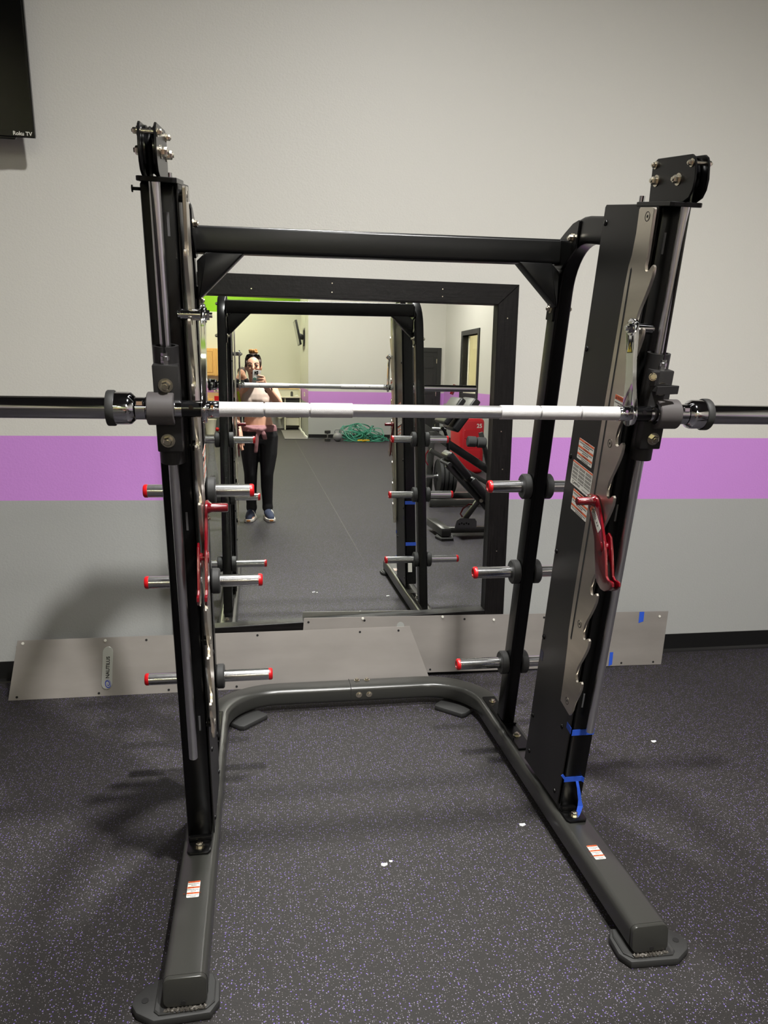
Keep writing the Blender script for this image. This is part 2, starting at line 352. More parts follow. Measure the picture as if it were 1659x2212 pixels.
baseboard('baseboard_front', (LX, WY-.0005, 0), (RX, WY-.0005, 0), (0, -1, 0))
baseboard('baseboard_back', (AX, BY, 0), (dx0-.11, BY, 0), (0, 1, 0))
baseboard('baseboard_right', (RX, BY+.02, 0), (RX, WY-.02, 0), (-1, 0, 0))
for x, y, lab in TROFFERS:
    l = thing('ceiling_light', (x, y, CEIL), lab, 'light', 'ceiling troffers')
    obj('diffuser', MB().box(x-.3, x+.3, y-.3, y+.3, CEIL-.03, CEIL-.012), 'lamp_warm' if 'alcove' in lab else 'lamp', l)
    mb = MB()
    for a in ((x-.33, x-.3, y-.33, y+.33), (x+.3, x+.33, y-.33, y+.33), (x-.3, x+.3, y-.33, y-.3), (x-.3, x+.3, y+.3, y+.33)): mb.box(a[0], a[1], a[2], a[3], CEIL-.035, CEIL)
    obj('frame', mb, 'lampf', l)
for x, y, beam, pw, lab in CANS:
    cl = thing('can_light', (x, y, CEIL), lab, 'light', 'can downlights'); wide = beam > 100
    obj('housing', MB().lathe_open((x, y, CEIL), (0, 0, -1), [(0, .16), (0, .18), (.02 if wide else .16, .18), (.02 if wide else .16, .16), (0, .16)], 32), 'lampf', cl)
    ld = bpy.data.lights.new('can_lamp', 'SPOT'); lo = bpy.data.objects.new('can_lamp', ld); COL.objects.link(lo); lo.parent = cl; lo.location = (0, 0, -.10)
    ld.energy = pw; ld.spot_size = math.radians(beam); ld.spot_blend = 1.0; ld.shadow_soft_size = .10; ld.color = (1, .985, .955)
# ------------------------------------------------------------------ the Smith machine
XC = .392
def W(x, t, n): return V((x, 2.045-.1961*t-.9806*n, .1+.9806*t-.1961*n))
AX_T = V((0, -.1961, .9806)); AX_N = V((0, -.9806, -.1961)); AX_X = V((1, 0, 0))
def LF(v): return (2*XC-v.x-.012*(v.z-.1), v.y, v.z*.9930)
def PF(x): return lambda u, v, w_: W(w_, u, v)          # prism in the (t, n) plane, thickness along x
def label(parent, o, u, v, n, wd, ht, rows, text, name='warning_label'):
    o = V(o); u = V(u).normalized(); v = V(v).normalized(); n = V(n).normalized()
    f = lambda a, b, l: o+u*a+v*b+n*l
    mb = MB(); mb.prism(arc((.004, .004), .003, 180, 270, 3)+arc((wd-.004, .004), .003, 270, 360, 3)+arc((wd-.004, ht-.004), .003, 0, 90, 3)+arc((.004, ht-.004), .003, 90, 180, 3), lambda a, b, c: f(a, b, c), 0, .0005)
    def q(a0, a1, b0, b1, l): mb.poly((f(a0, b0, l), f(a1, b0, l), f(a1, b1, l), f(a0, b1, l)))
    rnd = random.Random(3)
    for r in rows:
        if r[0] == 'o':
            mb.mi = 1; q(.0015, wd-.0015, r[1], r[2], .0007); h = r[2]-r[1]; c = (r[1]+r[2])/2
            if len(r) > 3:
                mb.mi = 3; sz = h*.85
                mb.text(r[3], sz, lambda x, y: f(wd*.56+x, c+sz*.36-y, .001), .0002)
                tx = wd*.56-len(r[3])*sz*.36-h*.75
                mb.poly((f(tx, c+h*.36, .001), f(tx+h*.8, c+h*.36, .001), f(tx+h*.4, c-h*.36, .001)))
        else:
            mb.mi = 2; k = r[3]; cols = r[4] if len(r) > 4 else [(.06, .94)]
            for c0, c1 in cols:
                for i in range(k):
                    if len(cols) > 1 and i % 5 == 4: continue
                    y = r[1]+(r[2]-r[1])*(i+.25)/k; x = wd*c0; last = i == k-1 and len(cols) == 1
                    if last: x += wd*.25
                    while x < wd*(c1-(.25 if last else 0)):
                        l = rnd.uniform(.05, .13)*wd*(c1-c0); l = min(l, wd*c1-x); q(x, x+l*.86, y, y+(r[2]-r[1])/k*.5, .0007); x += l
    return obj(name, mb, ['white', 'orange', 'ink', 'dark_ink'], parent, label=text, smooth=0)
SM = thing('smith_machine', (XC, 2.3, 0), 'black smith machine with chrome barbell, leaning uprights and weight pegs on the rubber floor', 'exercise machine')
ROWS3 = lambda h, k=2: [('o', .001, h*.11, 'WARNING'), ('l', h*.14, h*.32, k), ('o', h*.35, h*.45, 'ATTENTION'), ('l', h*.48, h*.66, k), ('o', h*.69, h*.79, 'ADVERTENCIA'), ('l', h*.82, h*.98, k)]
HOOKS = [.514+.1424*i for i in range(9)]
def hook_profile():
    p = [(.373, .005), (.40, .018)]
    for T in HOOKS:
        p += [(T+a, b) for a, b in ((-.087, .019), (-.066, .029), (-.045, .038), (-.025, .0445), (-.012, .0465), (-.004, .0455), (0, .040), (-.003, .034), (-.010, .0285), (-.0165, .022), (-.0185, .013), (-.014, .006), (-.004, .002), (.008, .0015), (.024, .005), (.040, .011))]
    return p[:-3]+[(1.667, .006), (1.773, .002), (1.777, -.002), (1.777, -.068), (1.773, -.072), (1.72, -.066), (1.668, -.070), (1.643, -.080), (1.592, -.083), (1.236, -.089), (.734, -.089), (.604, -.086), (.571, -.077), (.489, -.071), (.375, -.066)]
def side(right):
    fn = None if right else LF
    mk = lambda: MB(fn)
    sd = 'right' if right else 'left'
    # base beam with a large rear bend
    bz = .065; cx = .962; path = [(cx, 1.545, bz), (cx, 2.2, bz), (cx, 2.88, bz)]
    path += [(cx-.25+.25*math.cos(math.radians(a)), 2.88+.25*math.sin(math.radians(a)), bz) for a in range(6, 91, 6)] + [(XC+.0012, 3.13, bz)]
    beam = obj('base_beam', mk().sweep(path, rrect(.07, .10, .017), (0, 0, 1)), 'base', SM)
    mb = mk(); mb.prism(rrect(.097, .0685, .015, 4), lambda u, v, w_: V((cx+u, w_+.10*(v+.034), bz+v)), 1.527, 1.546, .002, 2); obj('end_cap', mb, 'base', beam)
    wp = [V((cx-.046+.092*i/30, 1.5245+.0015*math.sin(i*1.7), .0265+.0015*math.sin(i*2.3))) for i in range(31)]
    obj('weld_bead', mk().tube(wp, [.0045+.0012*math.sin(i*1.9) for i in range(31)], 8), 'weld', beam)
    mb = mk(); mb.cyl((cx+.004, 1.535, .040), (cx+.004, 1.5265, .040), .0055, seg=14); obj('drain_hole', mb, 'hole', beam)
    foot = [(.889, 1.600), (.887, 1.545), (.906, 1.513), (1.030, 1.507), (1.072, 1.535), (1.086, 1.56), (1.082, 1.583), (1.055, 1.615), (1.02, 1.63), (.905, 1.63)]
    ft = obj('foot_plate', mk().prism(foot, lambda u, v, w_: V((u, v, w_)), 0, .021, .005, 2), 'rubber', beam)
    obj('foot_plate_rim', mk().prism([(.897, 1.598), (.897, 1.54), (.915, 1.522), (1.02, 1.518), (1.032, 1.53), (1.032, 1.62), (.905, 1.622)], lambda u, v, w_: V((u, v, w_)), .018, .027, .003, 1), 'rubber', beam)
    obj('anchor_hole', mk().cyl((1.056, 1.566, .0205), (1.056, 1.566, .0222), .008, seg=16), 'hole', beam)
    a45 = V((math.cos(math.radians(135)), math.sin(math.radians(135)), 0)); b45 = V((a45.y, -a45.x, 0)); c45 = V((cx-.25, 2.88, 0))-V((-.25*.7071, -.25*.7071, 0))
    pl = [(-.125, -.035), (-.11, -.05), (.11, -.05), (.125, -.035), (.125, .035), (.11, .05), (-.11, .05), (-.125, .035)]
    nrm = V((.7071, .7071, 0)); tg = V((-.7071, .7071, 0))
    obj('rear_foot_plate', mk().prism([(u*.62, v*1.15) for u, v in pl], lambda u, v, w_: c45+tg*u+nrm*(v-.060)+V((0, 0, w_)), 0, .022, .006, 2), 'rubber', beam)
    if right: bolts('joint_bolt', [q for x in (XC+.035, XC+.08) for q in (((x, 3.155, .0995), (0, 0, 1), .0085, .008), ((x, 3.0805, .065), (0, -1, 0), .009, .006))], beam)
    if not right:
        obj('joint_seam', MB().box(XC-.0012, XC+.0012, 3.081, 3.179, .031, .0985), 'hole', beam)
    # beam label
    ox = .938 if right else -.199
    label(beam, (ox, 1.866, .1004), (1, 0, 0), (.0, -1, 0), (0, 0, 1), .034, .066, ROWS3(.066), 'orange and white warning label on the base beam')
    # upright
    post = obj('front_post', mk().obox(W(.9625, .8905, -.0425), (AX_X, AX_T, AX_N), (.0345, .8905, .0425), .006, 2), 'black', SM)
    for t in (1.70, 1.02, .42): obj('face_slot', mk().obox(W(.944, t, .0006), (AX_X, AX_T, AX_N), (.0025, .024, .0006)), 'plate_g', post)
    br = obj('post_bracket', mk().prism([(.929, 2.06), (.929, 1.99), (.937, 1.978), (.988, 1.978), (.996, 1.99), (.996, 2.06)], lambda u, v, w_: V((u, v, w_)), .100, .108, .0025, 2), 'black', SM)
    obj('bracket_lip', mk().box(.9295, .9955, 2.028, 2.05, .105, .125, .006, 2), 'black', br)
    obj('bracket_bolt', mk().hexbolt((.9625, 2.006, .108), (0, 0, 1), .010, .012), 'bolt', br)
    hs = obj('counterweight_housing', mk().prism([(.03, -.088), (1.7795, -.088), (1.7795, -.295), (-.022, -.295)], PF(0), .930, .995, .004, 1), 'black', SM)
    cv = obj('side_cover', mk().prism([(.020, -.008), (1.779, -.008), (1.785, -.014), (1.785, -.294), (1.779, -.300), (-.038, -.300)], PF(0), .9215, .9255, .001, 1), 'cover', SM)
    for t, n in ((1.74, -.282), (1.407, -.284), (1.088, -.286), (.776, -.287), (.466, -.287), (.159, -.283), (.02, -.27), (.281, -.062), (.05, -.04)):
        obj('cover_screw', mk().lathe(W(.9215, t, n), (-1, 0, 0), [(0, .0085), (.0025, .008), (.0045, .004), (.0046, 0)], 14), 'black', cv)
    obj('cable_ferrule', mk().cyl(W(.952, 1.77, -.16), W(.952, 1.806, -.16), .007, seg=14), 'chrome', cv)
    hp = obj('hook_plate', mk().prism(hook_profile(), PF(0), .905, .913, .0012, 1), 'stain', SM)
    mb = mk()
    for i in range(2): mb.prism([(.597, -.067), (1.635, -.0665), (1.641, -.0625), (1.635, -.0585), (.597, -.0585), (.592, -.0625)], PF(0), (.9047, .9131)[i], (.9049, .9133)[i])
    obj('plate_slot', mb, 'hole', hp)
    for t, n in ((1.757, -.024), (1.206, -.023), (.667, -.025), (.405, -.023)):
        obj('plate_spacer', mk().cyl(W(.9125, t, n), W(.9285, t, n), .013, seg=16), 'black', hp); m2 = mk()
        m2.mi = 0; m2.ring(W(.9049, t, n), (-1, 0, 0), .0115, .0098, .0004, 20); m2.lathe(W(.9049, t, n), (-1, 0, 0), [(0, .0097), (.0003, .0097)], 20)
        m2.mi = 1; m2.ring(W(.9047, t, n), (-1, 0, 0), .0112, .0098, .0006, 20); m2.lathe(W(.9046, t, n), (-1, 0, 0), [(0, .0036), (.0004, .0036)], 6)
        obj('countersunk_screw', m2, ['stain', 'hole'], hp)
    # rod, cap, pulleys, cable
    obj('guide_rod', mk().cyl(W(.9625, .335, .037), W(.9625, 1.781, .037), .0115, seg=28, bev=.001), 'rod', SM)
    cp = obj('cap_plate', mk().prism([(.918, -.115), (.997, -.115), (.997, .045), (.991, .051), (.926, .051), (.918, .045)], lambda u, v, w_: W(u, w_, v), 1.780, 1.790, .0012, 1), 'black', SM)
    if not right:
        mb = mk(); mb.cyl(W(.992, 1.766, -.01), W(1.012, 1.766, -.01), .0035, seg=10); mb.cyl(W(1.012, 1.766, -.01), W(1.0145, 1.766, -.01), .0075, seg=10); obj('stop_stud', mb, 'black', cp)
    pb = [(1.79, -.118), (1.866, -.128), (1.880, -.122), (1.887, -.108), (1.888, .045), (1.882, .058), (1.868, .066), (1.838, .074), (1.815, .072), (1.799, .062), (1.79, .04)]
    for x in (.950, .981):
        pk = obj('pulley_bracket', mk().prism(pb, PF(0), x, x+.005, .001, 1), 'black', SM)
        out = -1 if x < .97 else 1; x0 = x if out < 0 else x+.005
        for t, n, r in ((1.838, -.097, .009), (1.838, .005, .009), (1.873, -.112, .006), (1.870, .052, .006)):
            bolts('bracket_bolt', [(W(x0, t, n), (out, 0, 0), r, r*1.3)], pk, fn)
        if x < .97:
            obj('spacer_tube', mk().cyl(W(x, 1.870, .052), W(.981, 1.870, .052), .0042, seg=12), 'bolt', pk)
            for t, n, r in ((1.838, -.085, .032), (1.838, -.004, .048)):
                obj('pulley', mk().lathe(W(.957, t, n), (1, 0, 0), [(0, r*.3), (0, r), (.004, r), (.009, r*.88), (.0135, r*.88), (.0185, r), (.0225, r), (.0225, r*.3)], 32), 'gloss', pk)
    c0 = W(.9625, 1.438, .062); c1 = W(.968, 1.838, .041)
    obj('lift_cable', mk().tube([c0, c0.lerp(c1, .5), c1]+[W(.968, 1.838+.043*math.sin(math.radians(a)), -.004+.043*math.cos(math.radians(a))) for a in range(20, 181, 20)], .0036, 8), 'gloss', SM)
    # carriage on the rod
    cg = obj('carriage', mk().obox(W(.9625, 1.318, .060), (AX_X, AX_T, AX_N), (.0275, .098, .016), .003, 2), 'blackm', SM)
    mb = mk()
    for t0, t1 in ((1.185, 1.452),):
        mb.lathe_open(W(.9625, t0, .037), AX_T, [(0, .021), (0, .0275), (t1-t0, .0275), (t1-t0, .021), (0, .021)], 32)
    obj('bearing_tube', mb, 'blackm', cg)
    bolts('carriage_bolt', [(W(.9635, 1.372, .0755), AX_N, .0105, .012), (W(.9665, 1.247, .0755), AX_N, .0105, .012)], cg, fn)
    mb = mk(); mb.cyl(W(.9625, 1.415, .062), W(.9625, 1.424, .062), .0095, seg=6); mb.cyl(W(.9625, 1.424, .062), W(.9625, 1.434, .062), .0098, seg=18, bev=.001); mb.cyl(W(.9625, 1.434, .062), W(.9625, 1.440, .062), .0085, seg=6)
    obj('cable_nut', mb, 'zinc', cg)
    if right:
        f = lambda u, v, w_: W(u, w_, v)
        zk = obj('latch_bracket', mk().prism([(.930, .112), (.930, .116), (.992, .104), (.992, .1005), (.945, .077), (.940, .077), (.982, .1015)], f, 1.366, 1.386, .0008, 1), 'blackm', SM)
        obj('latch_tab', mk().prism([(.928, .076), (.928, .082), (.950, .080), (.950, .074)], f, 1.380, 1.414, .0008, 1), 'blackm', zk)
        obj('latch_bolt', mk().hexbolt(W(.932, 1.402, .082), (-.35, -.93, 0), .0085, .008, 1.1), 'bolt', zk)
    # rear post with curved top
    rp = [(t, -.6226) for t in (-.1245, .3, .8, 1.2, 1.53)]+[(1.53+.19*math.sin(math.radians(a)), -.4326-.19*math.cos(math.radians(a))) for a in range(9, 91, 9)]+[(1.72, -.285)]
    rpost = obj('rear_post', mk().sweep([W(.962, t, n) for t, n in rp], rrect(.05, .075, .008, 3), AX_X), 'black', SM)
    mb = mk(); mb.box(.934, .990, 2.44, 2.90, .0995, .108, .003, 1)
    rb = obj('rear_post_base', mb, 'black', SM)
    mb = mk(); mb.box(.9325, .9375, 2.50, 2.80, .107, .120, .002, 1); mb.box(.9325, .992, 2.628, 2.634, .107, .116, .002, 1); obj('base_flange', mb, 'black', rb)
    for y in (2.54, 2.845): obj('base_bolt', mk().hexbolt((.962, y, .108), (0, 0, 1), .010, .009), 'bolt', rb)
    for t, hl in ((.872, .176), (.540, .197), (.152, .225)):
        c = W(.962, t, -.6226); pg = obj('weight_peg', mk().cyl(c-AX_X*(hl-.012), c+AX_X*(hl-.012), .0212, seg=28), 'zinc', SM)
        for s in (-1, 1):
            obj('peg_cap', mk().lathe(c+AX_X*s*(hl-.014), (s, 0, 0), [(0, .0218), (.009, .0218), (.012, .020), (.014, .0175), (.0142, .013), (.012, .0125), (.012, 0)], 28), 'red', pg, label='red plastic end cap')
            obj('peg_collar', mk().cyl(c+AX_X*s*.0252, c+AX_X*s*.053, .0445, seg=32, bev=.004), 'rubber', pg, label='black rubber collar')
    # crossbar bracket, brace
    xb = obj('crossbar_bracket', mk().prism([(1.60, -.660), (1.665, -.655), (1.705, -.585), (1.735, -.53), (1.745, -.49), (1.742, -.482), (1.665, -.488), (1.60, -.58)], PF(0), .931, .937, .0012, 1), 'black', SM)
    obj('bracket_tab', mk().prism([(1.44, -.652), (1.44, -.600), (1.446, -.594), (1.515, -.594), (1.52, -.600), (1.52, -.652)], PF(0), .931, .937, .0012, 1), 'black', xb)
    bolts('bracket_bolt', [(W(x, t, n), (dx, 0, 0), .0095, .010) for t, n in ((1.694, -.52), (1.478, -.62)) for x, dx in ((.931, -1), (.987, 1))], xb, fn)
    obj('diagonal_brace', mk().prism([(.797, 1.803), (.905, 1.803), (.931, 1.778), (.931, 1.672), (.926, 1.672)], lambda u, v, w_: V((u, w_, v)), 2.306, 2.356, .005, 2), 'black', SM)
    return post, cv, hp
pR, cvR, hpR = side(True)
pL, cvL, hpL = side(False)
mb = MB(); mb.sweep([(XC-.5610, 2.331, 1.826), (XC, 2.331, 1.832), (XC+.5395, 2.331, 1.838)], rrect(.05, .075, .010, 4), (0, 1, 0))
obj('crossbar', mb, 'black', SM)
# labels on the covers and plate
for i, (t, n, wd, ht) in enumerate(((1.160, -.243, .105, .062), (1.088, -.262, .140, .074), (1.008, -.232, .112, .066))):
    if i == 1: rows = [('o', .001, .006), ('l', .009, .056, 22, [(.04, .32), (.35, .65), (.68, .97)]), ('l', .064, .070, 2, [(.6, .95)])]
    else: rows = ROWS3(ht)
    l = label(cvR, W(.9213, t, n), AX_N, -AX_T, (-1, 0, 0), wd, ht, rows, 'orange and white warning label on the side cover' if i != 1 else 'white instruction sheet in three columns', 'warning_label' if i != 1 else 'instruction_label')
    if i == 1:
        mb = MB(); f = lambda x, y: W(.9205, t-.066+y, n+.028+x)
        mb.text('NAUTILUS', .0085, f, .0002, 'LEFT')
        for k in range(14):
            a0, a1 = k*.45, (k+1)*.45; r0, r1 = .0012+.0006*k*.6, .0012+.0006*(k+1)*.6; g = lambda a, r: W(.9205, t-.063+math.sin(a)*r, n+.020+math.cos(a)*r)
            mb.poly((g(a0, r0), g(a1, r1), g(a1, r1+.0014), g(a0, r0+.0014)))
        obj('printed_logo', mb, 'black_ink', cvR, label='black swirl logo and name printed on the sheet', smooth=0)
label(hpR, W(.9047, 1.335, -.036), AX_N, -AX_T, (-1, 0, 0), .070, .045, [('o', .001, .013, 'WARNING'), ('l', .017, .028, 2), ('l', .032, .043, 2)], 'orange and white warning label on the hook plate')
label(cvL, V(LF(W(.9213, 1.10, -.262)))+V((.0, 0, 0)), -AX_N, -AX_T, (1, 0, 0), .14, .10, ROWS3(.10), 'white and orange label on the left cover')
# barbell
BC, BYY, BZ = .389, 1.714, 1.370
bp = lambda d: V((BC+d, BYY, BZ))
bar = obj('barbell', MB().cyl(bp(-.56), bp(.56), .0150, seg=32), 'rod', SM, label='chrome barbell with bright knurled grips')
for s in (-1, 1):
    L = lambda d, prof, seg=32: MB().lathe(bp(s*d), (s, 0, 0), prof, seg)
    for d0, d1 in ((.175, .2715), (.2745, .3725), (.3755, .474)):
        obj('knurled_grip', L(d0, [(0, .0152), (.0008, .0166), (d1-d0-.0008, .0166), (d1-d0, .0152)]), 'knurl', bar, label='bright knurled grip')
    mb = L(.472, [(0, .0178), (.001, .0185), (.03, .0185), (.031, .0178)]); mb.cyl(bp(s*.487)+V((0, -.0180, .006)), bp(s*.487)+V((0, -.0190, .006)), .0036, seg=10)
    obj('lock_collar', mb, 'chrome', bar)
    # lever arm that hooks on the plate
    lx0, lx1 = BC+s*.4985, BC+s*.5085; top = V((0, 1.731, 1.573)); bot = V((0, BYY, BZ)); d = (top-bot); Ln = d.length; d.normalize(); pz = V((0, -d.z, d.y))
    prof = [(Ln+a*.024, b*.024) for a, b in [(math.cos(math.radians(q)), math.sin(math.radians(q))) for q in range(80, -81, -16)]]
    prof += [(Ln-.03, -.021), (Ln-.075, -.0165), (Ln-.12, -.018), (.035, -.027)]+[(.031*math.cos(math.radians(q)), .031*math.sin(math.radians(q))) for q in range(-60, -301, -15)]+[(.035, .026), (Ln-.12, .018), (Ln-.075, .0165), (Ln-.03, .021)]
    lev = obj('hook_lever', MB().prism(prof, lambda u, v, w_: V((w_, 0, 0))+bot+d*u+pz*v, min(lx0, lx1), max(lx0, lx1), .0018, 2), 'chrome', bar)
    mb = MB(); tp = lambda q: V((BC+s*q, top.y, top.z)); mb.cyl(tp(.505), tp(.552), .0122, seg=24, bev=.001); mb.cyl(tp(.552), tp(.557), .008, seg=16)
    mb.cyl(tp(.498), tp(.490), .011, seg=6); mb.cyl(tp(.490), tp(.484), .006, seg=12); mb.cyl(tp(.4985), tp(.496), .0165, seg=20); obj('hook_pin', mb, 'chrome', bar)
    if s > 0:
        mb = MB(); c = V((lx0-.0004, 1.727, 1.527)); tri = [(0, .014), (-.0115, -.010), (.0115, -.010)]
        g = lambda k, l: [c+V((-l, -u*k, v*k)) for u, v in tri]; mb.mi = 1; mb.poly(g(1.2, 0)); mb.mi = 0; mb.poly(g(1, .0003)); mb.mi = 1; mb.poly([c+V((-.0006, -u, v)) for u, v in ((-.0015, .006), (.004, .006), (.0005, -.001), (.0035, -.001), (-.003, -.008), (-.001, -.002), (-.004, -.002))])
        obj('hazard_triangle', mb, ['yellow', 'black_ink'], bar, label='yellow hazard triangle', smooth=0)
    mb = L(.5105, [(0, .0185), (.042, .0185)]); mb.cyl(bp(s*.532)+V((0, -.0182, .004)), bp(s*.532)+V((0, -.0192, .004)), .005, seg=12); obj('black_sleeve', mb, 'gloss', bar)
    obj('inner_race', L(.5525, [(0, .0195), (.03, .0195)]), 'chrome', bar)
    mb = MB().lathe_open(bp(s*.568), (s, 0, 0), [(0, .026), (0, .034), (.002, .0362), (.055, .0362), (.057, .034), (.057, .026), (0, .026)], 40); mb.mi = 1
    mb.ring(bp(s*.571), (s, 0, 0), .0265, .0192, .05, 40); obj('bar_bushing', mb, ['bush', 'steel'], bar, label='dark grey bushing round the bar')
    mb = L(.60, [(0, .018), (.05, .018)]); obj('outer_shaft', mb, 'chrome', bar)
    mb = L(.628, [(0, .0235), (.001, .0248), (.021, .0248), (.022, .0235)]); mb.obox(bp(s*.639)+V((0, -.024, .012)), ((1, 0, 0), (0, 1, 0), (0, 0, 1)), (.008, .004, .006), .002, 1); obj('clamp_ring', mb, 'chrome', bar)
    mb = L(.651, [(0, .018), (0, .026), (.008, .034), (.014, .0355), (.046, .0355), (.047, .0345)]); obj('sleeve_cup', mb, 'chrome', bar)
    mb = L(.692, [(0, .030), (0, .0375), (.002, .0388), (.015, .0388), (.017, .0375), (.017, .02)]); obj('stop_ring', mb, 'rubber', bar)
    mb = L(.705, [(0, .0238), (.425, .0238), (.428, .0225)]); obj('bar_sleeve', mb, 'steel', bar)
# blue tape on the right upright
obj('tape_strip', MB().obox(W(.9615, .305, .0011), (AX_X, AX_T, AX_N), (.0355, .0105, .0005)).obox(W(.9212, .312, -.015), (AX_X, AX_T, AX_N), (.0004, .0105, .016)), 'tape', SM, label='blue masking tape across the right upright')
obj('tape_strip', MB().obox(W(.956, .128, .0011), (AX_X, AX_T, AX_N), (.029, .0095, .0005)).obox(W(.985, .128, .004), (AX_X*.6+AX_N*.8, AX_T, AX_N*.6-AX_X*.8), (.006, .009, .0004)).obox(W(.924, .138, .001), ((AX_X*.6-AX_T*.8), (AX_X*.8+AX_T*.6), AX_N), (.012, .004, .0005)), 'tape', SM, label='short blue tape near the foot of the right upright')
mb = MB(); rib = [W(.970, .120, .002), W(.974, .100, .010), W(.978, .080, .014), W(.982, .058, .018), W(.984, .040, .024), W(.976, .022, .034), W(.966, .010, .046), W(.962, .004, .052)]
wv = [.0045, .005, .006, .005, .008, .0085, .008, .007]
for i in range(len(rib)-1):
    q0 = V((1, .3*math.sin(i*1.3), 0))*wv[i]; q1 = V((1, .3*math.sin(i*1.3+1.3), 0))*wv[i+1]
    mb.poly((rib[i]-q0, rib[i]+q0, rib[i+1]+q1, rib[i+1]-q1))
obj('tape_tail', mb, 'tape', SM, label='loose dangling end of blue tape', smooth=60)
for t in (.50, .235):
    obj('tape_strip', MB().obox(W(.9625, t, -.2962), (AX_X, AX_T, AX_N), (.034, .011, .0006)), 'tape', SM, label='blue masking tape on the back of the right housing')
obj('serial_label', MB().obox(W(.955, .10, -.2962), (AX_X, AX_T, AX_N), (.013, .045, .0005)), 'white', SM, label='white serial sticker on the back of the housing')
obj('smudge_tape', MB().obox(W(.9212, .40, -.283), (AX_X, AX_T, AX_N), (.0004, .016, .012)), mat('dark_blue_tape', (24, 30, 74), .5), SM, label='dark blue scrap of tape on the side cover')
# red safety stops hanging on the hook plates
RED = [(1.039, -.092), (1.048, -.072), (1.0535, -.047), (1.050, -.026), (1.03, -.005), (.970, .046), (.937, .065), (.877, .090), (.871, .104), (.878, .122), (.877, .131), (.868, .134), (.852, .122), (.836, .098), (.832, .075), (.839, .050), (.854, .033), (.934, .003), (.949, -.008), (1.007, -.058), (1.028, -.088)]
RED2 = [(.975, .030), (.970, .046), (.937, .065), (.877, .090), (.871, .104), (.878, .122), (.877, .131), (.868, .134), (.852, .122), (.836, .098), (.832, .075), (.839, .050), (.854, .033), (.934, .003), (.952, .008)]
for right in (True, False):
    fn = None if right else LF; mk = lambda: MB(fn)
    base = W(.9, .938, .035) if right else V(LF(W(.9, .938, .035)))
    T = thing('safety_stop', base, 'red safety stop hooked on the %s upright, its grip pointing %s' % (('right', 'left') if right else ('left', 'right')), 'safety hook', 'red safety stops')
    obj('inner_plate', mk().prism(RED, PF(0), .8955, .9025, .0018, 2), 'redm', T)
    obj('outer_plate', mk().prism(RED2, PF(0), .9145, .9205, .0018, 2), 'redm', T)
    g = obj('grip', mk().lathe(W(.896, 1.038, -.043), (-1, 0, 0), [(0, .016), (.006, .0125), (.010, .0112), (.046, .0112), (.049, .0095), (.049, 0)], 24), 'redm', T)
    obj('pivot_pin', mk().cyl(W(.893, .938, .035), W(.9205, .938, .035), .0115, seg=20).ring(W(.8955, .938, .035), (-1, 0, 0), .0155, .010, .0018, 24), 'redm', T)
    bolts('stop_screw', [(W(.8955, 1.040, -.068), (-1, 0, 0), .004, .004), (W(.8955, 1.015, -.03), (-1, 0, 0), .004, .004)], T, fn)
    if right:
        dv = (W(0, .972, .022)-W(0, 1.020, -.048)).normalized(); du = V((0, dv.z, -dv.y)); du = du if du.dot(AX_N) > 0 else -du
        label(T, W(.8953, 1.012, -.055), du, dv, (-1, 0, 0), .024, .082, [('o', .001, .012, ''), ('l', .015, .045, 6), ('l', .05, .078, 3, [(.35, .6)])], 'white and orange sticker with a small diagram', 'sticker')
# ------------------------------------------------------------------ wall mirror in a deep black wooden frame
GY, FY = 3.45, 3.415
mx0, mx1, ox0, ox1 = -.262, 1.093, -.352, 1.190
zt0, zt1 = 1.780, 1.871
zbl, zbr = .280, .322
MI = thing('wall_mirror', ((ox0+ox1)/2, WY, 0), 'large wall mirror in a black stained wooden frame behind the smith machine', 'mirror')
obj('mirror_glass', MB().box(mx0-.02, mx1+.02, GY, GY+.005, .20, zt0+.03), 'mirror', MI, smooth=0)
PR = lambda u, v, w_: V((u, w_, v))
obj('frame_board', MB().prism([(ox0, zt1), (ox1, zt1), (mx1, zt0), (mx0, zt0)], PR, FY, WY, .002, 1), 'frame', MI)
obj('frame_board', MB().prism([(mx1, zt0), (ox1, zt1), (ox1, .0), (mx1, .0)], PR, FY, WY, .002, 1), 'framev', MI)
obj('frame_board', MB().prism([(mx0, zt0), (ox0, zt1), (ox0, .0), (mx0, .0)], PR, FY, WY, .002, 1), 'framev', MI)
obj('frame_board', MB().prism([(mx0, 0), (mx1, 0), (mx1, zbr), (mx0, zbl)], PR, FY, WY, .002, 1), 'frame', MI)
for x, z in ((-.02, 1.81), (.33, 1.845), (.33, 1.807), (.83, 1.838), (.83, 1.806), (1.135, 1.20), (1.14, .62), (1.14, 1.72), (1.15, 1.02)):
    obj('nail_head', MB().lathe((x, FY+.0002, z), (0, -1, 0), [(0, .0035), (.0006, .0028), (.0007, 0)], 10), 'bolt', MI)
